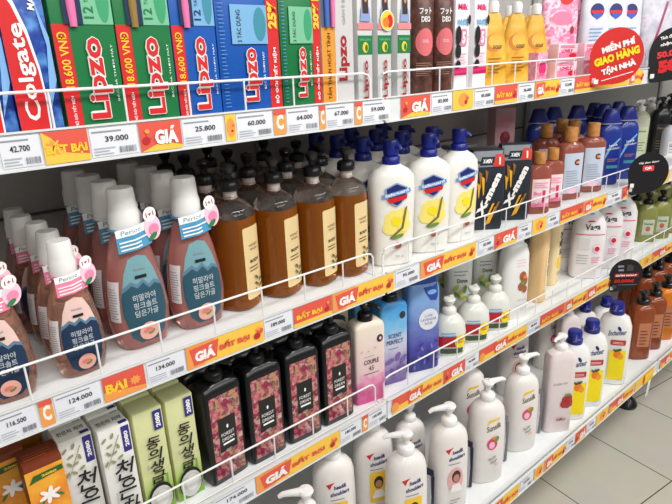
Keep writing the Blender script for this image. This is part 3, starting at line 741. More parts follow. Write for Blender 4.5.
# ---- amber pump bottles
AMB = mat('amber_liquid', (186, 106, 28), .1, trans=.62, ior=1.36, coat=.3, var=.12, scale=20)
CLR = mat('clear_plastic', (226, 214, 204), .05, trans=.96, ior=1.2, coat=.3, var=.02)
def amber():
    r = root('pump_bottle')
    R = [(0, .034, .034, 2.6), (.004, .0375, .0375, 2.7), (.162, .0375, .0375, 2.7), (.168, .037, .037, 2.7)]
    MB().loft(R, AMB, 36).build('bottle', r)
    MB().loft([(.1682, .0369, .0369, 2.7), (.178, .0355, .0355, 2.6), (.187, .031, .031, 2.4), (.194, .022, .022, 2.1), (.198, .0145, .0145, 2), (.204, .0125, .0125, 2)], CLR, 36).build('shoulder', r)
    MB().loft([(.199, .0118, .0118), (.217, .0118, .0118)], mat('pump_neck', (214, 204, 194), .3), 18).build('neck', r)
    pump(r, .2135, .0175, BLACK, .034, 40, .0125, .012)
    pr = Print(); LB = mat('label_honey', (232, 205, 150), .45)
    pr.rrect(-.024, .02, .024, .152, .004, LB); pr.text('HONEY\nWASH', 0, .115, .026, .012, mat('ink_brown', (92, 64, 34), .5), 0, .0); pr.text('BODY', 0, .09, .026, .006, INK, 0, .02); pr.lines(-.016, .072, .016, .084, 2, mat('ink_brown', (92, 64, 34), .5), .3)
    for k in range(5): pr.ell(.004+(.007 if k % 2 else -.005), .034+k*.006, .006, .0022, mat('leaf_dark', (90, 96, 50), .5), .6 if k % 2 else 2.4)
    label(r, pr, on_front(R), du=.006, dv=None); return r
P_A = amber()
for i, x in enumerate((.478, .567, .653, .733)):
    row(P_A, x, (.1, .096, .09, .084)[i], S2, (30, 26, 22, 14)[i], 4, .082, 'amber soap bottle with black pump', 'the %s amber row from left' % ORD[i], 'soap bottle', 'amber pump bottles')

# ---- white lotion bottles with navy pumps
def safeguard():
    r = root('pump_bottle')
    R = [(0, .041, .025, 2.6), (.004, .0445, .029, 2.8), (.045, .0455, .030, 2.8), (.115, .0475, .0305, 2.8), (.165, .050, .030, 2.8), (.190, .0475, .029, 2.6), (.203, .037, .025, 2.4), (.211, .023, .020, 2.1), (.215, .018, .018, 2)]
    MB().loft(R, CREAM, 40).build('bottle', r)
    pump(r, .213, .0185, NAVY, .026, -60, .014, .012, style='block')
    pr = Print(); LY = mat('print_lemon', (250, 230, 122), .45); WH = mat('print_white', (250, 246, 240), .5)
    for cx, cy, rr in ((-.004, .086, .017), (.01, .092, .014), (.004, .07, .017), (-.012, .072, .012), (.014, .075, .012)): pr.ell(cx, cy, rr, rr, LY)
    pr.ell(0, .083, .009, .008, YELB)
    pr.poly([(.016, .108), (.019, .108), (.012, .07), (-.010, .052), (-.012, .055), (.008, .072)], mat('print_stem', (120, 110, 50), .5)); pr.ell(.002, .056, .011, .0035, mat('leaf_green', (110, 150, 70), .5), .3)
    sh = [(-.02, .142), (0, .151), (.02, .142), (.018, .126), (.008, .114), (0, .109), (-.008, .114), (-.018, .126)]
    pr.poly(sh, mat('print_silver_blue', (150, 170, 205), .4)); pr.poly([(x*.88, .1305+(y-.1305)*.88) for x, y in sh], NAVYP); pr.poly([(-.024, .124), (.026, .134), (.024, .141), (-.026, .131)], mat('print_sky', (110, 160, 220), .4)); pr.poly([(-.012, .116), (.017, .122), (.019, .130), (-.017, .124)], RED)
    pr.text('Safeguard', 0, .1325, .042, .0065, WH, 12, .03)
    pr.ell(.002, .04, .006, .006, mat('print_terracotta', (190, 100, 80), .5)); pr.text('720 ml', .004, .02, .014, .004, GREY, 0, .02)
    for v in pr.bm.verts: v.co.x *= 1.25; v.co.y = .005+(v.co.y-.005)*1.2
    label(r, pr, on_front(R)); return r
P_S = safeguard()
for i, (x, y, a) in enumerate(((.826, .050, -24), (.938, .046, -28), (1.05, .052, -10))):
    row(P_S, x, y, S2, a, 4, .082, 'white lotion bottle with navy pump', 'the %s lotion row' % ('leftmost', 'middle', 'rightmost')[i], 'lotion bottle', 'white navy-pump lotion bottles')

# ---- dark gift cartons
def xmen():
    w, h, d = .086, .2, .05; r = root('shampoo_gift_box'); CH = mat('carton_charcoal', (40, 46, 56), .38); GRY = mat('carton_steel', (140, 144, 148), .38)
    R = [(0, w*.46, d*.46, 6), (.01, w*.48, d*.49, 6), (h*.5, w*.5, d*.5, 6), (h*.86, w*.49, d*.46, 6), (h, w*.46, d*.36, 5)]
    MB().loft(R, CH, 40).build('carton', r)
    WH = mat('print_white', (250, 246, 240), .5); pr = Print()
    pr.rect(-w*.44, h*.80, w*.44, h*.99, GRY)
    pr.poly([(-w*.28, h*.82), (w*.1, h*.82), (w*.16, h*.92), (-w*.22, h*.92)], mat('print_ink_blue', (26, 34, 54), .4)); pr.text('X-MEN', -w*.06, h*.87, w*.26, h*.05, WH, 0, .04, .2)
    pr.poly([(w*.1, h*.80), (w*.44, h*.80), (w*.46, h*.9), (w*.36, h*.95), (w*.18, h*.95)], mat('print_vermilion', (214, 62, 48), .4)); pr.text('1', w*.3, h*.87, None, h*.09, WH, 0, .03)
    YO = mat('print_gold', (240, 176, 40), .4); DO = mat('print_bronze', (160, 104, 30), .4)
    for k, (x, y, l) in enumerate(((-.30, .70, .26), (-.22, .64, .3), (-.34, .56, .22), (-.12, .72, .16), (.12, .34, .2), (.2, .30, .26), (.28, .36, .18), (.06, .22, .18))):
        x, y, l = x*w, y*h, l*h; pr.poly([(x, y), (x+.006, y+.002), (x-l*.30+.004, y-l*.8), (x-l*.35, y-l*.85)] if x > 0 else [(x, y+.01), (x+.008, y+.004), (x+l*.12, y-l*.6), (x+l*.08, y-l*.65)], YO if k % 3 else DO)
    pr.text('X-men', .0, h*.46, .115, w*.22, WH, 66, .07, .15)
    label(r, pr, on_front(R), 'front_print', .008, .03); return r
P_X = xmen()
put(P_X, 1.185, .07, S2, -36, 'charcoal shampoo gift box with yellow streaks beside lotion bottles', 'gift box', 'charcoal gift boxes')
put(P_X, 1.308, .07, S2, -40, 'charcoal shampoo gift box with yellow streaks beside pink bottles', 'gift box', 'charcoal gift boxes')
GX = carton('grey_carton', .085, .05, .185, mat('carton_ash', (126, 126, 128), .45), Print().rect(-.038, .13, .038, .14, GREY))
for i, (x, y) in enumerate(((1.165, .15), (1.29, .15), (1.165, .23), (1.29, .235))):
    put(GX, x, y, S2, -20, 'plain grey carton %s' % ('right behind the left charcoal box', 'right behind the right charcoal box', 'deep behind the left charcoal box', 'deep behind the right charcoal box')[i], 'carton', 'grey cartons')
pr = Print(); pr.ell(0, .17, .018, .02, mat('print_wine', (120, 40, 56), .5)); pr.ell(.004, .18, .01, .01, mat('print_dark_rose', (170, 60, 80), .5)); pr.lines(-.03, .2, .03, .24, 3, PINK, .4)
P_RB = carton('rose_carton', .07, .05, .262, mat('carton_rose', (200, 158, 162), .45), pr)
put(P_RB, X(501, .30, 1.28), .30, S2, -25, 'tall pale pink carton with wine red rose behind the charcoal boxes', 'carton')

# ---- pink bottles with wood coloured caps
WOOD = pattern('cap_wood', [(.3, (176, 112, 52)), (.6, (204, 140, 70)), (.8, (186, 122, 60))], 80, .45, 'noise')
ROSE = mat('rose_liquid', (196, 112, 92), .1, trans=.5, ior=1.36, coat=.3, var=.06)
def rosewash(hw, h, lab):
    r = root('body_wash_bottle'); sh = h*.8
    R = [(0, hw*.9, hw*.58, 3), (.004, hw, hw*.66, 3.2), (sh*.9, hw, hw*.66, 3.2), (sh*.97, hw*.8, hw*.58, 2.6), (sh, hw*.4, hw*.4, 2), (sh+.006, hw*.36, hw*.36, 2)]
    MB().loft(R, ROSE, 32).build('bottle', r)
    MB().loft([(sh+.002, hw*.46, hw*.46), (h-.003, hw*.46, hw*.46), (h, hw*.42, hw*.42)], WOOD, 22).build('cap', r)
    pr = Print()
    if lab == 'one':
        pr.rect(-hw*.75, .02, hw*.75, sh*.72, mat('label_pale_pink', (244, 220, 220), .45)); pr.text('1', hw*.25, sh*.36, None, sh*.26, HOT, 0, .05); pr.text('Buy', -hw*.25, sh*.42, hw*.7, sh*.1, PINK, 0, .04); pr.rect(-hw*.75, .02, hw*.75, .03, PINK); pr.lines(-hw*.6, sh*.55, hw*.6, sh*.68, 3, PINK, .3); pr.ell(-hw*.35, sh*.28, hw*.25, hw*.25, LPINK)
    else:
        pr.rect(-hw*.78, .02, hw*.78, sh*.82, mat('label_ice', (196, 208, 224), .45)); pr.text('C', hw*.2, sh*.66, None, sh*.11, mat('print_maroon', (110, 40, 40), .5), 0, .06); pr.ell(hw*.2, sh*.66, hw*.1, hw*.1, ORANGE); pr.lines(-hw*.6, sh*.25, hw*.6, sh*.55, 7, GREY, .25); pr.ell(0, sh*.16, hw*.5, hw*.2, LPINK)
    label(r, pr, on_front(R), du=.006, dv=None); return r
P_R1 = rosewash(.033, .168, 'one'); P_R2 = rosewash(.04, .212, 'c')
put(P_R1, 1.405, .052, S2, -34, 'small pink bottle with wood cap, left of the banded pair', 'body wash', 'small pink bottles')
put(P_R1, 1.484, .058, S2, -30, 'small pink bottle with wood cap and large 1, right of the pair', 'body wash', 'small pink bottles')
put(P_R1, 1.42, .118, S2, -30, 'small pink bottle with wood cap standing behind the banded pair', 'body wash', 'small pink bottles')
for i, (p, y) in enumerate(((569, .075), (591, .075), (545, .175), (560, .21), (572, .155))):
    put(P_R2, X(p, y, 1.2), y, S2, -26 if i < 1 else -36, 'tall pink bottle with wood cap ' + ('and pale blue label behind the small pair', 'and pale blue label beside the dark blue bottles', 'behind the small banded pair', 'fourth, deep behind the pale blue labels', 'directly behind the first pale blue label')[i], 'body wash', 'tall pink bottles')

# ---- dark blue bottles, pale green and black ones
def bluebottle():
    r = root('shampoo_bottle'); DB = mat('bottle_royal_blue', (28, 50, 140), .3, coat=.3)
    R = [(0, .036, .022, 2.8), (.004, .040, .025, 3), (.1, .041, .026, 3), (.17, .039, .025, 2.8), (.188, .033, .022, 2.4), (.196, .02, .018, 2)]
    MB().loft(R, DB, 32).build('bottle', r)
    MB().loft([(.1955, .0355, .0215, 2.4), (.199, .0355, .0215, 2.4)], mat('band_silver', (190, 200, 216), .25, .6), 28).build('band', r)
    MB().loft([(.199, .034, .021, 2.4), (.215, .028, .02, 2.2), (.238, .021, .018, 2), (.243, .017, .015, 2)], NAVY, 26).build('cap', r)
    pr = Print(); pr.poly([(-.03, .07), (-.024, .07), (.0, .12), (.03, .15), (.026, .153), (-.006, .125)], LBLUE); pr.text('head&\nshoulders', .006, .125, .042, .018, mat('print_white', (250, 246, 240), .5), 8, .0); pr.rect(-.01, .055, .028, .065, TEAL); pr.lines(-.01, .078, .028, .09, 2, mat('print_copper', (170, 120, 110), .5), .4)
    label(r, pr, on_front(R)); return r
P_B = bluebottle()
BGN = 'royal blue shampoo bottles'
for i, (p, y) in enumerate(((608, .085), (625, .085), (537, .27), (552, .28), (575, .24), (592, .22), (602, .19), (616, .19))):
    put(P_B, X(p, y, 1.22), y, S2, -40+2*i, 'royal blue shampoo bottle ' + ('beside the tall pink bottles, in the front line', 'beside the pale green pump bottles, in the front line', 'deep behind the small pink pair', 'deep behind, second of the hidden ones from left', 'half hidden, behind the tall pink bottles', 'half hidden, behind the last tall pink bottle', 'second back, left of the blue group', 'second back, right of the blue group')[i], 'shampoo', BGN)
def slim(body_m, pump_m, lab_m, ink, h=.2):
    r = root('pump_bottle')
    R = [(0, .031, .024, 3), (.004, .034, .026, 3.2), (h-.03, .034, .026, 3.2), (h-.012, .028, .022, 2.6), (h, .014, .014, 2)]
    MB().loft(R, body_m, 30).build('bottle', r); pump(r, h-.002, .0145, pump_m, .03, -150, .012, .01)
    pr = Print().rect(-.022, .03, .026, h-.06, lab_m).text('Natural', 0, h-.075, .036, .008, ink, 0, .02).lines(-.018, .05, .02, .09, 4, ink, .25)
    label(r, pr, on_front(R)); return r
P_PG = slim(mat('bottle_pistachio', (196, 194, 174), .35), WHITE, mat('label_pistachio', (200, 210, 170), .45), mat('ink_moss', (96, 104, 70), .5))
for i, (p, y) in enumerate(((638, .17), (648, .15))):
    put(P_PG, X(p, y, 1.2), y, S2, -45, ('pale green pump bottle directly beside the royal blue bottles', 'pale green pump bottle above the round black sign')[i], 'lotion bottle', 'pale green pump bottles')
P_BK = slim(BLACK, BLACK, mat('label_smoke', (60, 58, 56), .4), mat('ink_sand', (170, 150, 120), .5), .205)
for i, (p, y) in enumerate(((659, .13), (668, .17), (678, .10))):
    put(P_BK, X(p, y, 1.2), y, S2, -45, ('black pump bottle just right of the pale green bottles', 'black pump bottle at the right picture edge, behind', 'black pump bottle outermost at the right picture edge')[i], 'lotion bottle', 'black pump bottles')
P_WB = slim(mat('bottle_grey_white', (206, 206, 208), .35), BLACK, WHITE, GREY, .15)
put(P_WB, X(671, .06, 1.16), .06, S2, -45, 'short white bottle with black pump at right of the black sign', 'lotion bottle')

# ---- third shelf: tea-tone toothpaste cartons
def upright(kind):
    h = .2
    WH = mat('print_white', (250, 246, 240), .5)
    if kind == 'orange':
        w, d = .05, .045; base = mat('carton_mahogany', (120, 52, 26), .4); pr = Print(); a = -w/2
        OO = pattern('print_orange_glow', [(.25, (222, 110, 22)), (.5, (240, 150, 40)), (.75, (250, 190, 60))], 30, .4, 'noise')
        pr.rect(a, 0, w/2, h*.95, OO); pr.rect(a, 0, w/2, h*.5, mat('print_tangerine', (232, 104, 40), .4)); pr.rect(a, 0, w/2, h*.42, WH)
        pr.poly([(a+w*.06, h*.85), (a+w*.2, h*.91), (w/2-w*.04, h*.92), (w/2-w*.02, h*.88), (a+w*.2, h*.86)], mat('print_forest', (40, 96, 40), .4)); pr.text('2080', w*.1, h*.89, w*.4, .004, YEL, 0, .03)
        for k in range(6): q = k*PI/3+.3; pr.ell(.006*math.cos(q)*1.3, h*.72+.005*math.sin(q)*1.3, .0075, .003, WH, q)
        pr.ell(-.012, h*.67, .006, .002, GREEN, .8); pr.ell(.013, h*.7, .006, .002, GREEN, -.6); pr.lines(a+w*.1, h*.5, w*.4, h*.58, 2, YEL, .4); pr.text('치약', 0, h*.18, w*.6, .02, RED, 0, .03)
        tp = Print().lines(a+w*.1, -.01, w*.4, .01, 3, mat('ink_rust', (160, 84, 50), .5), .4)
    elif kind == 'white':
        w, d = .048, .043; base = mat('carton_chalk', (234, 232, 224), .45); pr = Print(); a = -w/2; OL = mat('print_olive', (150, 150, 110), .5)
        pr.rrect(w*.2, h*.75, w*.46, h*.98, .0015, mat('print_indigo', (50, 44, 130), .4)); pr.text('2080', w*.33, h*.865, h*.14, w*.13, WH, 90, .04)
        for x, y, q in ((-.36, .92, .8), (-.22, .86, .4), (-.1, .94, 1.2), (-.3, .8, 2.2), (-.12, .79, .3), (-.4, .72, 1), (-.2, .72, 2.4), (.02, .84, 1.8), (.04, .74, .5)): pr.ell(x*w, y*h, .005, .0022, OL, q)
        pr.poly([(-w*.42, h*.68), (-w*.40, h*.68), (w*.1, h*.93), (w*.08, h*.94)], OL)
        for t, y in (('천', .62), ('은', .44), ('차', .26)): pr.text(t, w*.08, y*h, w*.58, h*.18, INK, -6, .012, .15)
        pr.text('潔', w*.36, h*.1, w*.1, .006, RED, 0, .05); pr.text('덴탈크리닉', -w*.3, h*.34, .04, w*.08, GREY, 90)
        pr.rect(a, 0, w/2, h*.05, mat('print_moss', (110, 110, 84), .5))
        tp = Print().text('천은차 치약', 0, 0, w*.8, .012, mat('ink_stone', (110, 106, 98), .5), 0, .02).rect(w*.2, -.02, w*.46, -.012, mat('print_indigo', (50, 44, 130), .4))
    else:
        w, d = .048, .043; base = mat('carton_lime', (214, 216, 160), .45); pr = Print(); a = -w/2
        pr.rect(a, 0, w/2, h*.42, pattern('print_bamboo', [(.1, (120, 172, 50)), (.5, (160, 196, 84)), (.9, (210, 214, 150))], 12, .45, 'noise', .15, (0, h*.42)))
        for x in (-.2, -.02, .14, .3): pr.rect(x*w, .02, x*w+.003, h*.36, mat('print_bamboo_dark', (130, 170, 70), .45))
        pr.rrect(w*.14, h*.80, w*.44, h*.98, .0015, mat('print_indigo', (50, 44, 130), .4)); pr.text('2080', w*.29, h*.89, h*.13, w*.16, WH, 90, .04)
        for t, y in (('동', .70), ('의', .59), ('생', .48), ('금', .37)): pr.text(t, w*.02, y*h, w*.48, h*.108, INK, -6, .015, .15)
        pr.ell(0, h*.165, w*.44, h*.15, INK); pr.ell(0, h*.15, w*.40, h*.13, mat('print_fog', (206, 204, 196), .45)); pr.ell(w*.04, h*.16, w*.24, h*.08, mat('print_pebble', (230, 228, 222), .45)); pr.text('생', -w*.3, h*.5, w*.08, .012, GREY)
        tp = None
    return carton('toothpaste_carton', w, d, h, base, pr, top=tp)
UG = 'upright toothpaste cartons on the third shelf'
PO_, PW_, PV_ = upright('orange'), upright('white'), upright('green')
for nm, P, pxs, ys in (('orange carton with white flower', PO_, (-22, 14, 46), .045), ('white carton with black brush lettering', PW_, (79, 116), .055), ('lime green carton with black brush lettering', PV_, (149, 180), .062)):
    for i, p in enumerate(pxs):
        pos = (('far left', 'second from left', 'beside the white cartons') if P is PO_ else ('left of its pair', 'right of its pair'))[i]
        x = X(p, ys-.02, S3+.17)
        for k in range(3):
            put(P, x, ys+.047*k, S3, 0, '%s, %s%s' % (nm, pos, ('', ', second back', ', third back')[k]), 'toothpaste', UG)

# ---- rectangular pump bottles: black, pink, blue, beige
def block(kind, w=.078, d=.05, h=.198):
    r = root('pump_bottle'); WH = mat('print_white', (250, 246, 240), .5)
    body = {'black': BLACK, 'pink': pattern('bottle_blush', [(.05, (226, 84, 150)), (.28, (240, 150, 190)), (.4, (238, 206, 204)), (1, (232, 220, 200))], 45, .38, 'noise', .45, (0, .185)),
            'blue': pattern('bottle_sky', [(.05, (120, 96, 160)), (.3, (176, 164, 206)), (.5, (206, 208, 226)), (.75, (120, 186, 226)), (1, (60, 150, 214))], 40, .38, 'noise', .35, (0, .195)),
            'beige': mat('bottle_beige', (206, 194, 172), .4)}[kind]
    R = [(0, w*.47, d*.46, 7), (.003, w*.5, d*.5, 8), (h-.014, w*.5, d*.5, 8), (h-.006, w*.47, d*.46, 7), (h, w*.36, d*.36, 4)]
    MB().loft(R, body, 44).build('bottle', r)
    pump(r, h-.001, .0165, BLACK, .036, -60, .013, .010)
    pr = Print()
    if kind == 'black':
        FL = pattern('label_forest_floral', [(.2, (70, 20, 34)), (.36, (150, 40, 74)), (.5, (206, 120, 120)), (.62, (176, 150, 100)), (.75, (120, 30, 70)), (.9, (214, 170, 160))], 105, .35)
        pr.rect(-w*.39, .012, w*.39, .178, FL); pr.rect(-w*.23, .064, w*.23, .132, BLACK)
        pr.text('FOREST\nDREAM', 0, .093, w*.34, .017, WH, 0, .0); pr.rect(-w*.15, .077, w*.15, .081, WH); pr.ell(0, .113, .002, .004, WH); pr.lines(-w*.1, .066, w*.1, .072, 1, GREY, .3)
    elif kind == 'pink':
        ink = mat('ink_charcoal', (92, 72, 80), .5)
        pr.ell(w*.3, h*.79, .008, .009, mat('sticker_charcoal', (52, 50, 58), .4)); pr.ell(w*.31, h*.79, .003, .004, LPINK)
        pr.text('COUPLE\n4.5', 0, h*.49, w*.5, .027, ink, 0, .02); pr.lines(-w*.26, h*.38, w*.26, h*.42, 1, ink, .2); pr.lines(-w*.26, h*.6, w*.2, h*.62, 1, ink, .2)
        for x, y in ((-.32, .68), (-.1, .67), (.12, .7)): pr.ell(x*w, y*h, .003, .0012, PINK, .4)
    elif kind == 'blue':
        ink = mat('ink_slate', (70, 84, 116), .5)
        pr.ell(w*.28, h*.84, .008, .009, mat('sticker_charcoal', (52, 50, 58), .4)); pr.text('SCENT\nPERFECT', 0, h*.57, w*.62, .026, ink, 0, .02); pr.lines(-w*.25, h*.45, w*.25, h*.48, 1, ink, .2)
        for x, y, q in ((-.2, .3, .4), (.1, .34, 1.2), (.2, .2, .2), (-.1, .16, 2), (.3, .3, .9)): pr.ell(x*w, y*h, .012, .006, mat('print_violet', (120, 100, 160), .45), q)
    if kind != 'beige': label(r, pr, on_front(R), du=.008, dv=.03)
    return r
P_D = block('black')
for i, x in enumerate((.386, .472, .560, .647)):
    row(P_D, x, .056-.002*i, S3, (2, 1, 0, -1)[i], 4, .066, 'black bottle with floral label', 'the %s black row from left' % ORD[i], 'shampoo', 'black floral pump bottles')
P_PK = block('pink', .074, .048, .192); P_BL = block('blue', .07, .046, .204); P_BE = block('beige')
row(P_PK, .742, .048, S3, -14, 1, .06, 'blush pink rectangular bottle with black pump', 'beside the black floral bottles', 'shampoo', None)
put(P_BE, .715, .135, S3, -10, 'beige rectangular bottle with black pump behind the blush pink bottle', 'shampoo', 'beige bottles')
put(P_BE, .71, .205, S3, -10, 'beige rectangular bottle with black pump, deepest behind blush pink', 'shampoo', 'beige bottles')
put(P_BL, .838, .068, S3, -16, 'sky blue rectangular bottle with black pump beside the blush pink bottle', 'shampoo', 'sky blue bottles')
put(P_BL, .83, .145, S3, -16, 'sky blue rectangular bottle with black pump, second back', 'shampoo', 'sky blue bottles')
def lavender():
    r = root('softener_bottle'); w, d, h = .085, .05, .225
    body = pattern('bottle_lavender', [(.0, (44, 48, 130)), (.3, (86, 84, 176)), (.5, (104, 120, 190)), (.8, (130, 166, 214)), (1, (120, 160, 214))], 36, .35, 'noise', .4, (0, .22))
    R = [(0, w*.47, d*.46, 5), (.004, w*.5, d*.5, 5.5), (h*.6, w*.5, d*.5, 5.5), (h-.02, w*.49, d*.48, 5), (h-.004, w*.46, d*.44, 4.5), (h, w*.42, d*.4, 4)]
    MB().loft(R, body, 40).build('bottle', r)
    RC = [(h-.03, w*.36, d*.5, 3, .0, -.004), (h, w*.42, d*.48, 3.4, .004), (h+.02, w*.43, d*.46, 3.6, .004), (h+.024, w*.38, d*.4, 3.2, .004)]
    mb = MB().loft([(h-.001, w*.44, d*.43, 4.4), (h+.022, w*.44, d*.43, 4.4), (h+.026, w*.4, d*.38, 4)], mat('cap_blue', (46, 70, 150), .35, coat=.2), 36); mb.build('cap', r)
    WH = mat('print_white', (250, 246, 240), .5); LV = mat('ink_lavender', (100, 96, 160), .5); pr = Print()
    pr.poly([(-w*.1, h), (w*.46, h), (w*.46, h*.9), (w*.34, h*.8), (w*.16, h*.81), (0, h*.9)], mat('print_royal', (48, 72, 160), .4)); pr.ell(w*.2, h*.9, .012, .006, LBLUE)
    pr.ell(w*.1, h*.6, .026, .027, mat('label_milk', (226, 228, 232), .45)); pr.text('LUXE\nLAVENDER\nROSE', w*.1, h*.6, .042, .026, LV, 0, .0)
    for k in range(14):
        q = random.uniform(0, 6.3); pr.ell(random.uniform(-.4, .4)*w, random.uniform(.06, .34)*h, .007, .0025, mat('print_violet_deep', (70, 56, 150), .45) if k % 2 else mat('print_violet_pale', (130, 120, 200), .45), q)
    label(r, pr, on_front(R), du=.008, dv=.03); return r
put(lavender(), .924, .052, S3, -20, 'tall lavender blue softener bottle with white oval label', 'softener')

# ---- small white pump soaps, tall white tubes, conditioner, peach and cream bottles
def soap():
    r = root('hand_soap')
    R = [(0, .039, .031, 2.4), (.004, .042, .034, 2.5), (.06, .043, .035, 2.5), (.082, .040, .033, 2.3), (.098, .028, .025, 2.1), (.106, .0175, .0175, 2)]
    MB().loft(R, mat('soap_frost', (226, 226, 216), .25, coat=.4), 32).build('bottle', r)
    pump(r, .104, .018, mat('soap_pump', (232, 230, 220), .3, coat=.3), .03, 60, .016, .010)
    pr = Print().rect(-.032, .026, .037, .055, mat('print_cherry', (196, 36, 44), .4)).ell(.022, .04, .015, .0185, YELB).text('MUA 1\nTẶNG 1', .022, .041, .02, .014, RED, 0, .03).rect(-.028, .008, .03, .022, mat('print_dark_green', (70, 90, 60), .4)).lines(-.026, .056, .02, .07, 2, LBLUE, .4)
    label(r, pr, on_front(R)); return r
P_SO = soap()
for i, (x, y) in enumerate(((1.045, .062), (1.146, .062), (1.240, .06))):
    put(P_SO, x, y, S3, -36, 'small white pump soap with red band, ' + ('beside the lavender bottle', 'middle of three', 'beside the white conditioner')[i], 'soap', 'small white pump soaps')
def tall(kind):
    r = root('lotion_bottle'); WH = mat('print_white', (250, 246, 240), .5)
    if kind == 'tube':
        R = [(0, .033, .026, 2.6), (.004, .035, .028, 2.8), (.19, .038, .026, 2.8), (.225, .039, .02, 3), (.24, .039, .006, 3)]; m = mat('tube_white', (228, 230, 222), .35)
        pr = Print().lines(-.02, .15, .02, .17, 2, GREY, .3).text('Dove', .004, .135, .03, .012, mat('ink_moss', (96, 104, 70), .5), 0, .03)
        for x, y, q in ((0, .1, .5), (.012, .11, 1.4), (-.01, .095, 2.4), (.008, .085, .2), (-.014, .115, .9)): pr.ell(x, y, .012, .005, mat('leaf_yellow', (190, 200, 70), .5) if q < 1 else mat('leaf_green', (110, 150, 70), .5), q)
    elif kind == 'cond':
        R = [(0, .040, .026, 2.6), (.004, .043, .028, 2.8), (.12, .043, .028, 2.8), (.19, .041, .027, 2.7), (.215, .034, .023, 2.4), (.222, .026, .019, 2.2)]; m = WHITE
        pr = Print().lines(-.01, .16, .024, .185, 3, LPINK, .3)
        for x, y, rr in ((.012, .13, .012), (.018, .115, .012), (.008, .1, .011), (.02, .09, .009)): pr.ell(x, y, rr, rr*1.2, mat('print_nutmeg', (170, 96, 60), .5))
        pr.ell(.012, .11, .008, .006, mat('leaf_green', (110, 150, 70), .5), .5); pr.ell(.018, .128, .007, .006, ORANGE); pr.text('mềm mượt', .012, .06, .03, .008, GREY)
    elif kind == 'peach':
        R = [(0, .027, .025, 3), (.004, .030, .028, 3.2), (.2, .030, .028, 3.2), (.225, .027, .025, 2.8), (.235, .016, .016, 2)]; m = mat('bottle_peach', (240, 200, 142), .35, coat=.2)
        pr = Print().rect(-.018, .03, .022, .17, mat('label_vanilla', (246, 224, 178), .45)).text('MẬT ONG', .004, .12, .08, .016, INK, 90, .05)
    else:
        R = [(0, .033, .026, 3), (.004, .036, .029, 3.2), (.2, .036, .029, 3.2), (.225, .032, .026, 2.8), (.235, .016, .016, 2)]; m = mat('bottle_vanilla', (244, 220, 166), .35, coat=.2)
        pr = Print().rect(-.026, .03, .03, .2, mat('label_custard', (246, 226, 176), .45)).text('DA\nMỀM\nSỮA', .004, .14, .04, .08, INK, 6, .06).rect(-.02, .055, .02, .095, YEL).lines(-.02, .035, .02, .05, 2, INK, .3)
    MB().loft(R, m, 34).build('bottle', r)
    if kind in ('peach', 'cream'): MB().loft([(.233, .017, .017), (.255, .017, .017), (.258, .014, .014)], WHITE, 20).build('cap', r)
    elif kind == 'cond': MB().loft([(.2215, .024, .018, 2.2), (.245, .023, .018, 2.2), (.25, .019, .014, 2.1)], WHITE, 24).build('cap', r)
    else: MB().loft([(.0, .034, .027, 2.6), (.02, .0362, .029, 2.8), (.021, .035, .028, 2.8)], WHITE, 30).build('cap', r)
    label(r, pr, on_front(R)); return r
P_T = tall('tube')
for i, (p, y) in enumerate(((458, .15), (483, .15), (444, .22), (468, .22))):
    put(P_T, X(p, y, .93), y, S3, -34, 'tall white tube with green leaf print ' + ('behind the first pump soap', 'behind the second pump soap', 'deep behind the lavender bottle', 'deep behind the second pump soap')[i], 'lotion', 'tall white tubes')
put(tall('cond'), X(513, .066, .9), .066, S3, -22, 'white conditioner bottle with brown nut print behind last pump soap', 'conditioner')
P_PE = tall('peach'); put(P_PE, X(538, .08, .9), .08, S3, 20, 'plain peach coloured bottle standing at the front, right of conditioner', 'lotion')
P_CR = tall('cream'); put(P_CR, X(551, .125, .9), .125, S3, 14, 'cream bottle with bold black lettering and yellow patch', 'lotion')

# ---- white bottles with red script
def vaga():
    r = root('body_wash_bottle'); WH = mat('print_white', (250, 246, 240), .5); CR = mat('print_crimson', (206, 44, 72), .45)
    R = [(0, .044, .026, 2.6), (.004, .048, .029, 2.8), (.06, .049, .03, 2.8), (.13, .050, .03, 2.7), (.17, .048, .029, 2.5), (.195, .038, .026, 2.3), (.21, .024, .021, 2.1), (.222, .0175, .0175, 2)]
    MB().loft(R, mat('bottle_pearl_white', (238, 232, 232), .33, coat=.2), 40).build('bottle', r)
    MB().loft([(.2225, .019, .019), (.236, .019, .019), (.2385, .016, .016)], WHITE, 22).build('cap', r)
    pr = Print(); pr.text('Vaga', .004, .165, .044, .024, mat('ink_graphite', (60, 54, 60), .5), 4, .03, .1); pr.poly([(-.012, .182), (.012, .184), (.02, .18), (.004, .188), (-.008, .187)], CR)
    pr.rect(-.04, .142, .042, .1445, CR); pr.rect(-.034, .095, .0, .132, mat('print_mist', (222, 216, 218), .45)); pr.lines(-.034, .05, .0, .085, 4, GREY, .2)
    pr.ell(.022, .1, .012, .015, LPINK); pr.ell(.022, .1, .0095, .0115, WH); pr.ell(.022, .099, .0075, .0085, CR); pr.lines(.008, .055, .036, .078, 3, PINK, .3); pr.ell(.0, .208, .007, .003, LBLUE)
    label(r, pr, on_front(R)); return r
P_V = vaga()
for i, (x, y, a) in enumerate(((1.735, .05, -52), (1.868, .056, -55), (1.992, .062, -57), (X(565, .135, .9), .135, -30), (1.88, .15, -44), (2.06, .16, -44))):
    put(P_V, x, y, S3, a, 'white body wash bottle with dark script ' + ('nearest and frontmost of its row', 'second along the front, half overlapped', 'third along the front, beside green bottles', 'left behind the row, next to cream bottle', 'hidden behind the second bottle', 'hidden behind the third bottle')[i], 'body wash', 'white body wash bottles', 1.07)
GRL = mat('green_liquid', (178, 180, 104), .12, trans=.5, ior=1.36, coat=.3, var=.08)
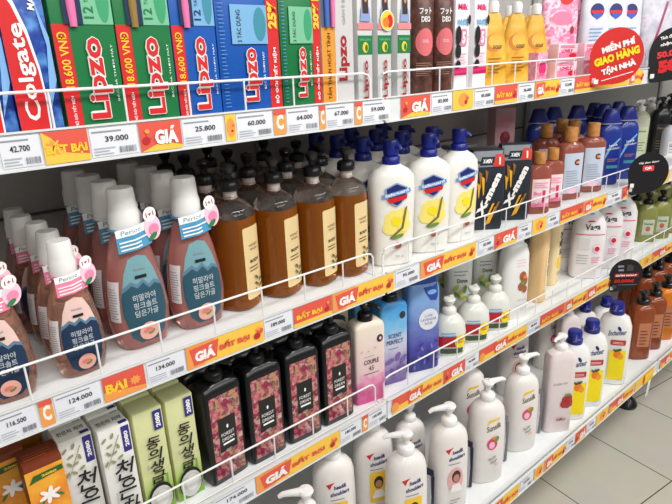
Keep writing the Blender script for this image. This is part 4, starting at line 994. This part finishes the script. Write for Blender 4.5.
def greenb():
    r = root('hand_wash_bottle')
    R = [(0, .036, .026, 2.8), (.004, .039, .028, 3), (.11, .039, .028, 3), (.135, .032, .024, 2.4), (.15, .017, .016, 2)]
    MB().loft(R, GRL, 30).build('bottle', r); pump(r, .149, .018, BLACK, .034, -100, .014, .012)
    pr = Print().rect(-.02, .03, .022, .092, mat('label_sage', (196, 200, 176), .45)).text('Herbal', 0, .075, .032, .01, mat('ink_leaf', (60, 120, 80), .5), 0, .03).ell(0, .055, .009, .01, mat('print_terracotta', (190, 100, 80), .5)).lines(-.016, .034, .016, .042, 2, GREY, .3)
    label(r, pr, on_front(R)); return r
P_GB = greenb()
for i, (p, y) in enumerate(((634, .12), (646, .09), (660, .07), (674, .06), (648, .18), (664, .18), (640, .24), (680, .15))):
    put(P_GB, X(p, y, .87), y, S3, -48, 'green hand wash bottle with black pump ' + ('right beside the white body wash', 'second from left above the lower black sign', 'with pale label facing forward, third from left', 'at the right picture edge, fourth from left', 'in the second line, left one', 'in the second line, right one', 'deepest behind the white body wash', 'outermost in the second line')[i], 'hand wash', 'green hand wash bottles')

# ---- lowest shelf: big white shampoo bottles
def shampoo(kind, low=False):
    r = root('shampoo_bottle'); WH = mat('print_white', (250, 246, 240), .5)
    R = [(0, .043, .03, 2.3), (.005, .0465, .0335, 2.4), (.06, .047, .034, 2.4), (.13, .0465, .0335, 2.4), (.19, .0445, .032, 2.4), (.205, .041, .03, 2.3), (.216, .033, .026, 2.2), (.223, .022, .020, 2.1), (.227, .017, .017, 2)]
    MB().loft(R, mat('bottle_ivory', (238, 232, 226), .33, coat=.2), 44).build('bottle', r)
    if low: MB().loft([(.2272, .019, .019), (.242, .0185, .0185), (.2455, .016, .016)], WHITE, 22).build('cap', r)
    else: pump(r, .226, .018, WHITE, .05, {'hs_yellow': 168, 'hs_pink': 175, 'fruit': 10}[kind], .015, .018)
    pr = Print()
    if kind == 'fruit':
        pr.text('Sunsilk', .004, .165, .04, .016, mat('ink_umber', (110, 92, 70), .5), 14, .02, .2); pr.poly([(-.016, .17), (-.01, .186), (.02, .19), (.016, .184), (-.006, .18)], YEL)
        pr.ell(.0, .118, .014, .017, mat('print_dragonfruit', (232, 62, 122), .45)); pr.ell(-.001, .115, .008, .01, LPINK); pr.ell(.010, .131, .009, .007, mat('leaf_green', (110, 150, 70), .5), .8); pr.ell(.004, .135, .006, .004, ORANGE, .4)
        for x, y in ((-.004, .075), (.006, .08), (.002, .066), (.01, .07)): pr.ell(x, y, .006, .003, mat('print_ash', (170, 172, 176), .5), x*100)
        pr.text('320', .012, .06, .01, .008, ORANGE)
    else:
        pr.poly([(-.024, .178), (-.004, .184), (-.012, .176), (-.016, .166)], RED); pr.text('head&\nshoulders', .006, .163, .042, .026, NAVYP, 6, .025, .15); pr.lines(-.016, .138, .02, .146, 1, GREY, .3)
        SK = mat('print_skin', (196, 140, 116), .5); HR = mat('print_hair', (62, 44, 40), .5)
        if kind == 'hs_yellow': pr.rrect(-.018, .05, .022, .132, .006, YEL)
        else: pr.ell(.002, .095, .02, .034, mat('print_blush', (238, 176, 176), .5))
        pr.ell(.003, .104, .0115, .017, HR); pr.ell(.003, .1, .008, .0105, SK); pr.poly([(-.014, .062), (.02, .062), (.012, .084), (-.006, .084)], WH); pr.lines(-.012, .03, .016, .046, 2, GREY, .3)
    label(r, pr, on_front(R)); return r
P_HY, P_HP, P_FR = shampoo('hs_yellow'), shampoo('hs_pink'), shampoo('fruit')
P_HY0, P_HP0, P_FR0 = shampoo('hs_yellow', True), shampoo('hs_pink', True), shampoo('fruit', True)
SG = 'white shampoo bottles with white pumps'
xs_ = dict(a=X(303, -.065, .7), b=X(337, .02, .62), c=X(374, .035, .62), d=X(406, -.068, .62), e=X(448, -.068, .62))
put(P_HY, X(306, -.056, .74), -.056, S4, -22, 'white pump shampoo leftmost under the third shelf, mostly below frame', 'shampoo', SG)
put(P_HY0, xs_['b'], .03, S4, -26, 'white shampoo with yellow label half hidden under third shelf edge', 'shampoo', SG)
put(P_HY0, xs_['c'], .04, S4, -26, 'white shampoo left behind the frontmost yellow label bottle', 'shampoo', SG)
put(P_HY, xs_['d'], -.068, S4, -22, 'white pump shampoo with yellow portrait label at the front', 'shampoo', SG)
put(P_HY, X(411, .03, .70), .035, S4, -22, 'white pump shampoo directly behind the yellow portrait label bottle', 'shampoo', SG, .86)
put(P_HP, xs_['e'], -.068, S4, -22, 'white pump shampoo with pink portrait label', 'shampoo', SG)
put(P_FR, 1.036, -.07, S4, -26, 'white pump shampoo with pink fruit print, left one', 'shampoo', SG)
put(P_FR, 1.204, -.062, S4, -26, 'white pump shampoo with pink fruit print, right one', 'shampoo', SG)
put(P_FR0, X(468, .05, .68), .05, S4, -30, 'white capped shampoo behind the left pink fruit bottle', 'shampoo', SG)
put(P_HP0, X(520, .08, .68), .10, S4, -30, 'white capped shampoo behind, between the two pink fruit bottles', 'shampoo', SG)
put(P_FR0, X(553, .06, .68), .07, S4, -30, 'white capped shampoo behind the strawberry bottle', 'shampoo', SG)
# gift sachets tucked behind the big bottles
def sachet(m, edge, h=.17):
    r = root('gift_sachet')
    def lean(mb):
        for v in mb.bm.verts: v.co.z *= 1-.26*(v.co.x+.038)/.076
        return mb
    lean(MB().loft([(0, .037, .003, 5), (.01, .038, .009, 5), (h*.5, .038, .012, 4), (h-.014, .038, .006, 5), (h, .037, .0015, 6)], m, 32)).build('sachet', r)
    lean(MB().loft([(h-.013, .0385, .0068, 6), (h, .0385, .002, 6), (h+.004, .0385, .0015, 6)], edge, 28)).build('seal', r)
    lean(MB().box(.032, .0395, -.010, .010, .004, h-.01, edge, .002)).build('side_seal', r)
    return r
P_DK = sachet(mat('sachet_silver', (176, 176, 182), .3, .2), mat('sachet_navy', (28, 28, 48), .35))
P_LT = sachet(mat('sachet_pearl', (206, 204, 204), .3, .2), mat('sachet_grey', (120, 116, 122), .4), .18)
for i, (x, y, P) in enumerate(((xs_['a']+.050, -.055, P_DK), (xs_['d']+.050, -.055, P_DK), (xs_['e']+.050, -.055, P_DK), (1.036+.054, -.055, P_LT), (1.204+.056, -.052, P_LT))):
    put(P, x, y, S4, -42, ('navy edged sachet behind the leftmost pump shampoo', 'navy edged sachet beside the yellow portrait label bottle', 'navy edged sachet beside the pink portrait label bottle', 'silver sachet beside the left pink fruit bottle', 'silver sachet beside the right pink fruit bottle')[i], 'sachet', 'gift sachets')
# strawberry bottle
def strawberry():
    r = root('shampoo_bottle'); w, d, h = .078, .05, .255
    R = [(0, w*.47, d*.46, 4.5), (.004, w*.5, d*.5, 5), (h-.03, w*.5, d*.5, 5), (h-.012, w*.46, d*.46, 4.4), (h-.002, w*.3, d*.36, 3)]
    MB().loft(R, mat('bottle_rose_white', (236, 222, 220), .35, coat=.15), 40).build('bottle', r)
    pump(r, h-.004, .017, WHITE, .036, -150, .0135, .014)
    pr = Print(); GR = mat('print_garnet', (178, 50, 54), .45); pr.text('double rich', -.006, h*.62, .04, .008, GREY, 4)
    for x, y in ((.012, .105), (.024, .11), (.018, .09), (.028, .094), (.008, .092)): pr.ell(x, y, .0095, .012, GR, .3)
    pr.ell(.018, .122, .01, .004, mat('leaf_green', (110, 150, 70), .5)); pr.text('DÂU', .004, .045, .026, .01, GR, 0, .04)
    label(r, pr, on_front(R)); return r
P_ST = strawberry(); put(P_ST, X(557, -.09, .6), -.09, S4, -34, 'pale pink square pump bottle with strawberry print', 'shampoo', 'strawberry bottles')
put(P_ST, X(571, .03, .66), .04, S4, -30, 'pale pink square pump bottle behind the strawberry print bottle', 'shampoo', 'strawberry bottles', .85)
def navycap():
    r = root('shower_gel_bottle'); WH = mat('print_white', (250, 246, 240), .5)
    R = [(0, .042, .027, 2.6), (.004, .046, .030, 2.8), (.16, .046, .030, 2.8), (.19, .045, .029, 2.7), (.216, .036, .025, 2.4), (.226, .021, .019, 2.1), (.231, .0185, .0185, 2)]
    MB().loft(R, WHITE, 40).build('bottle', r); pump(r, .226, .0205, NAVY, .036, -110, .019, -.002, style='block')
    pr = Print(); pr.text('Enchanteur', .004, .175, .048, .016, NAVYP, 8, .02, .2); pr.ell(.008, .188, .004, .008, NAVYP, .5); pr.rrect(-.012, .135, .03, .152, .003, mat('print_brick', (196, 52, 56), .45)); pr.lines(-.006, .14, .024, .148, 2, WH, .3)
    pr.rect(-.012, .02, .034, .118, YELB); pr.ell(.01, .105, .011, .012, ORANGE); pr.ell(.02, .098, .008, .009, mat('print_apricot', (246, 160, 40), .45)); pr.ell(.012, .12, .009, .004, mat('leaf_dark_green', (60, 90, 40), .5), .3); pr.ell(.002, .118, .006, .003, mat('leaf_dark_green', (60, 90, 40), .5), 2.4)
    label(r, pr, on_front(R)); return r
P_N = navycap()
for i, (p, y, z) in enumerate(((570, -.088, .6), (587, -.094, .6), (611, -.105, .6), (606, .0, .68), (585, .03, .68))):
    put(P_N, X(p, y, z), y, S4, -58 if i == 2 else -42, 'white shower gel bottle with navy cap and yellow label ' + ('beside strawberry bottle', 'second in the front line', 'third in front, beside orange bottles', 'behind, between second and third', 'deep behind the strawberry bottle')[i], 'shower gel', 'white navy-cap shower gels', 1.06 if i < 3 else .9)
ORL = mat('orange_liquid', (190, 100, 56), .12, trans=.55, ior=1.36, coat=.3, var=.1); ORB = mat('bright_orange_liquid', (240, 138, 30), .15, trans=.25, ior=1.36, coat=.3, var=.08)
def orangeb(m):
    r = root('body_wash_bottle')
    R = [(0, .034, .03, 3.4), (.004, .037, .032, 3.6), (.18, .037, .032, 3.6), (.195, .03, .027, 2.8), (.203, .016, .016, 2)]
    MB().loft(R, m, 32).build('bottle', r); pump(r, .202, .021, BLACK, .034, -110, .017, .012)
    pr = Print().rect(-.02, .05, .022, .14, mat('label_rust', (190, 120, 84), .4)).lines(-.014, .06, .016, .12, 5, mat('ink_cocoa', (96, 50, 34), .5), .3)
    label(r, pr, on_front(R)); return r
P_O1, P_O2 = orangeb(ORL), orangeb(ORB)
for i, (p, y, P) in enumerate(((640, -.075, P_O1), (652, -.075, P_O1), (664, -.075, P_O2), (674, -.075, P_O2), (643, .02, P_O1), (655, .02, P_O1), (667, .02, P_O1), (630, .08, P_O1), (648, .11, P_O1), (662, .11, P_O1), (678, .05, P_O1))):
    put(P, X(p, y, .6), y, S4, -40, ('rust' if P is P_O1 else 'bright orange')+' body wash bottle with black pump ' + ('beside the white shower gel', 'second in the front line', 'third in the front line', 'at the right picture edge', 'second line, first from left', 'second line, second from left', 'second line, third from left', 'deep behind the white shower gel', 'third line, left one', 'third line, right one', 'outermost in the second line')[i], 'body wash', 'orange body wash bottles')

# ------------------------------------------------------------------ hanging signs and loose slips on the shelf edges
def sign(kind, lab, px, level, zc, rad, tilt=0, yaw=-35, off=-.02):
    m = mat('sign_red', (214, 42, 38), .4) if kind == 'red' else mat('sign_black', (26, 24, 26), .4); WH = mat('print_white', (250, 246, 240), .5)
    r = root('shelf_sign'); y = FY[level]-.013; SX, SZ = rad*.80, rad*.88
    pts = []
    corner = {'red': 228, 'free': 232, 'qr': 235, 'small': 232}[kind]
    for i in range(48):
        a = 360*i/48; d = abs((a-corner+180) % 360-180); k = 1
        if d < 45: k = min(1/math.cos(math.radians(45-d)), 1.36) if True else 1
        pts.append((rad*k*math.cos(math.radians(a)), rad*k*math.sin(math.radians(a))))
    b = bmesh.new(); f = b.faces.new([b.verts.new((x+SX, 0, z+SZ)) for x, z in pts]); g = bmesh.ops.extrude_face_region(b, geom=[f])
    for v in g['geom']:
        if isinstance(v, bmesh.types.BMVert): v.co.y += .002
    mb = MB(); mb.join(b, mb.mi(m)); mb.build('sign_card', r)
    pr = Print(); q = rad
    if kind == 'red':
        pr.text('MIỄN PHÍ', -.0*q, q*.42, q*1.25, q*.33, WH, 16, .06); pr.text('GIAO HÀNG', -.02*q, q*.02, q*1.7, q*.36, YELB, 16, .06); pr.text('TẬN NHÀ', q*.1, -q*.4, q*1.3, q*.33, WH, 16, .06)
        pr.poly([(-q*.5, -q*.86), (q*.66, -q*.56), (q*.66, -q*.59), (-q*.5, -q*.89)], WH); pr.rect(-q*.78, -q*.98, -q*.62, -q*.82, WH)
    elif kind == 'free':
        pr.text('Tích điểm', -q*.3, q*.66, q*.7, q*.16, WH, 12, .03); pr.text('nhận quà', -q*.2, q*.4, q*.8, q*.16, WH, 12, .03); pr.text('50.000đ', -q*.05, q*.05, q*1.3, q*.26, mat('print_signal_red', (226, 52, 60), .4), 10, .06); pr.text('50', -q*.2, -q*.45, q*.8, q*.5, RED, 10, .08); pr.rect(-q*.85, -q*.9, -q*.7, -q*.75, WH)
    elif kind == 'qr':
        pr.text('Tải ứng dụng', -q*.05, q*.5, q*1.0, q*.12, WH, 6, .03); pr.rrect(-q*.32, q*.08, q*.24, q*.36, q*.05, mat('print_coral_red', (226, 70, 76), .4)); pr.text('QR', -q*.04, q*.22, q*.36, q*.16, WH, 4, .05); pr.rect(-q*.85, -q*.72, -q*.66, -q*.52, WH)
    else:
        pr.rect(-q*.55, q*.5, -q*.2, q*.62, GREY); pr.rect(-q*.5, q*.26, -q*.18, q*.38, GREY); pr.poly([(-q*.02, q*.26), (q*.38, q*.26), (q*.38, q*.52), (q*.24, q*.66), (-q*.02, q*.66)], mat('print_iron', (70, 68, 70), .5))
        pr.rect(-q*.72, -q*.12, q*.74, q*.12, DRED); pr.text('GIẢM NGAY', 0, 0, q*1.3, q*.15, WH, 0, .04); pr.text('50.000đ', -q*.1, -q*.36, q*1.2, q*.22, RED, 0, .05); pr.rect(-q*.76, -q*.82, -q*.52, -q*.6, mat('print_iron', (70, 68, 70), .5)); pr.rect(-q*.4, -q*.62, q*.7, -q*.6, GREY)
    for v in pr.bm.verts: v.co.x += SX; v.co.y += SZ
    sc_ = [o for o in r.children][0]; label(sc_, pr, flat_front(-.0003), 'sign_print', None, None)
    MB().box(-.004, .006, -.001, .0035, -.004, .008, mat('clip_clear', (200, 200, 205), .2), .0005).build('clip', r)
    x = X(px, y, zc); r.location = (x, y, zc); r.rotation_euler = (0, math.radians(tilt), math.radians(yaw))
    return tag(r, lab, 'sign', 'round shelf signs')
sign('red', 'round red sign with white and yellow lettering in front of pink packs', 593, 1, 1.428, .070, 0, -40)
sign('free', 'round black sign with red 50 at the right end of the top shelf', 651, 1, 1.422, .076, 0, -40)
sign('qr', 'round black sign with coral badge at the end of the second shelf', 630, 2, 1.078, .064, 0, -40)
sign('small', 'round black sign with dark red bar at the end of the third shelf', 611, 3, .753, .055, 0, -40)
# loose slip hanging from the lowest price rail
SLIP = mat('slip_white', (236, 234, 226), .5)
mb = MB().box(-.010, .010, -.0012, .0002, -.075, .006, SLIP, .0004)
o = mb.build('paper_slip', None, (1.856, FY[4]-.009, .462)); o.rotation_euler = (.02, math.radians(6), 0)
tag(o, 'white paper slip hanging from the lowest shelf edge', 'slip')
mb = MB().box(-.034, .034, -.0008, .0002, -.016, .02, YEL, .0003)
o = mb.build('paper_slip', None, (1.838, FY[4]-.0105, .468)); tag(o, 'yellow paper card curling off the lowest shelf edge', 'slip')

settle()
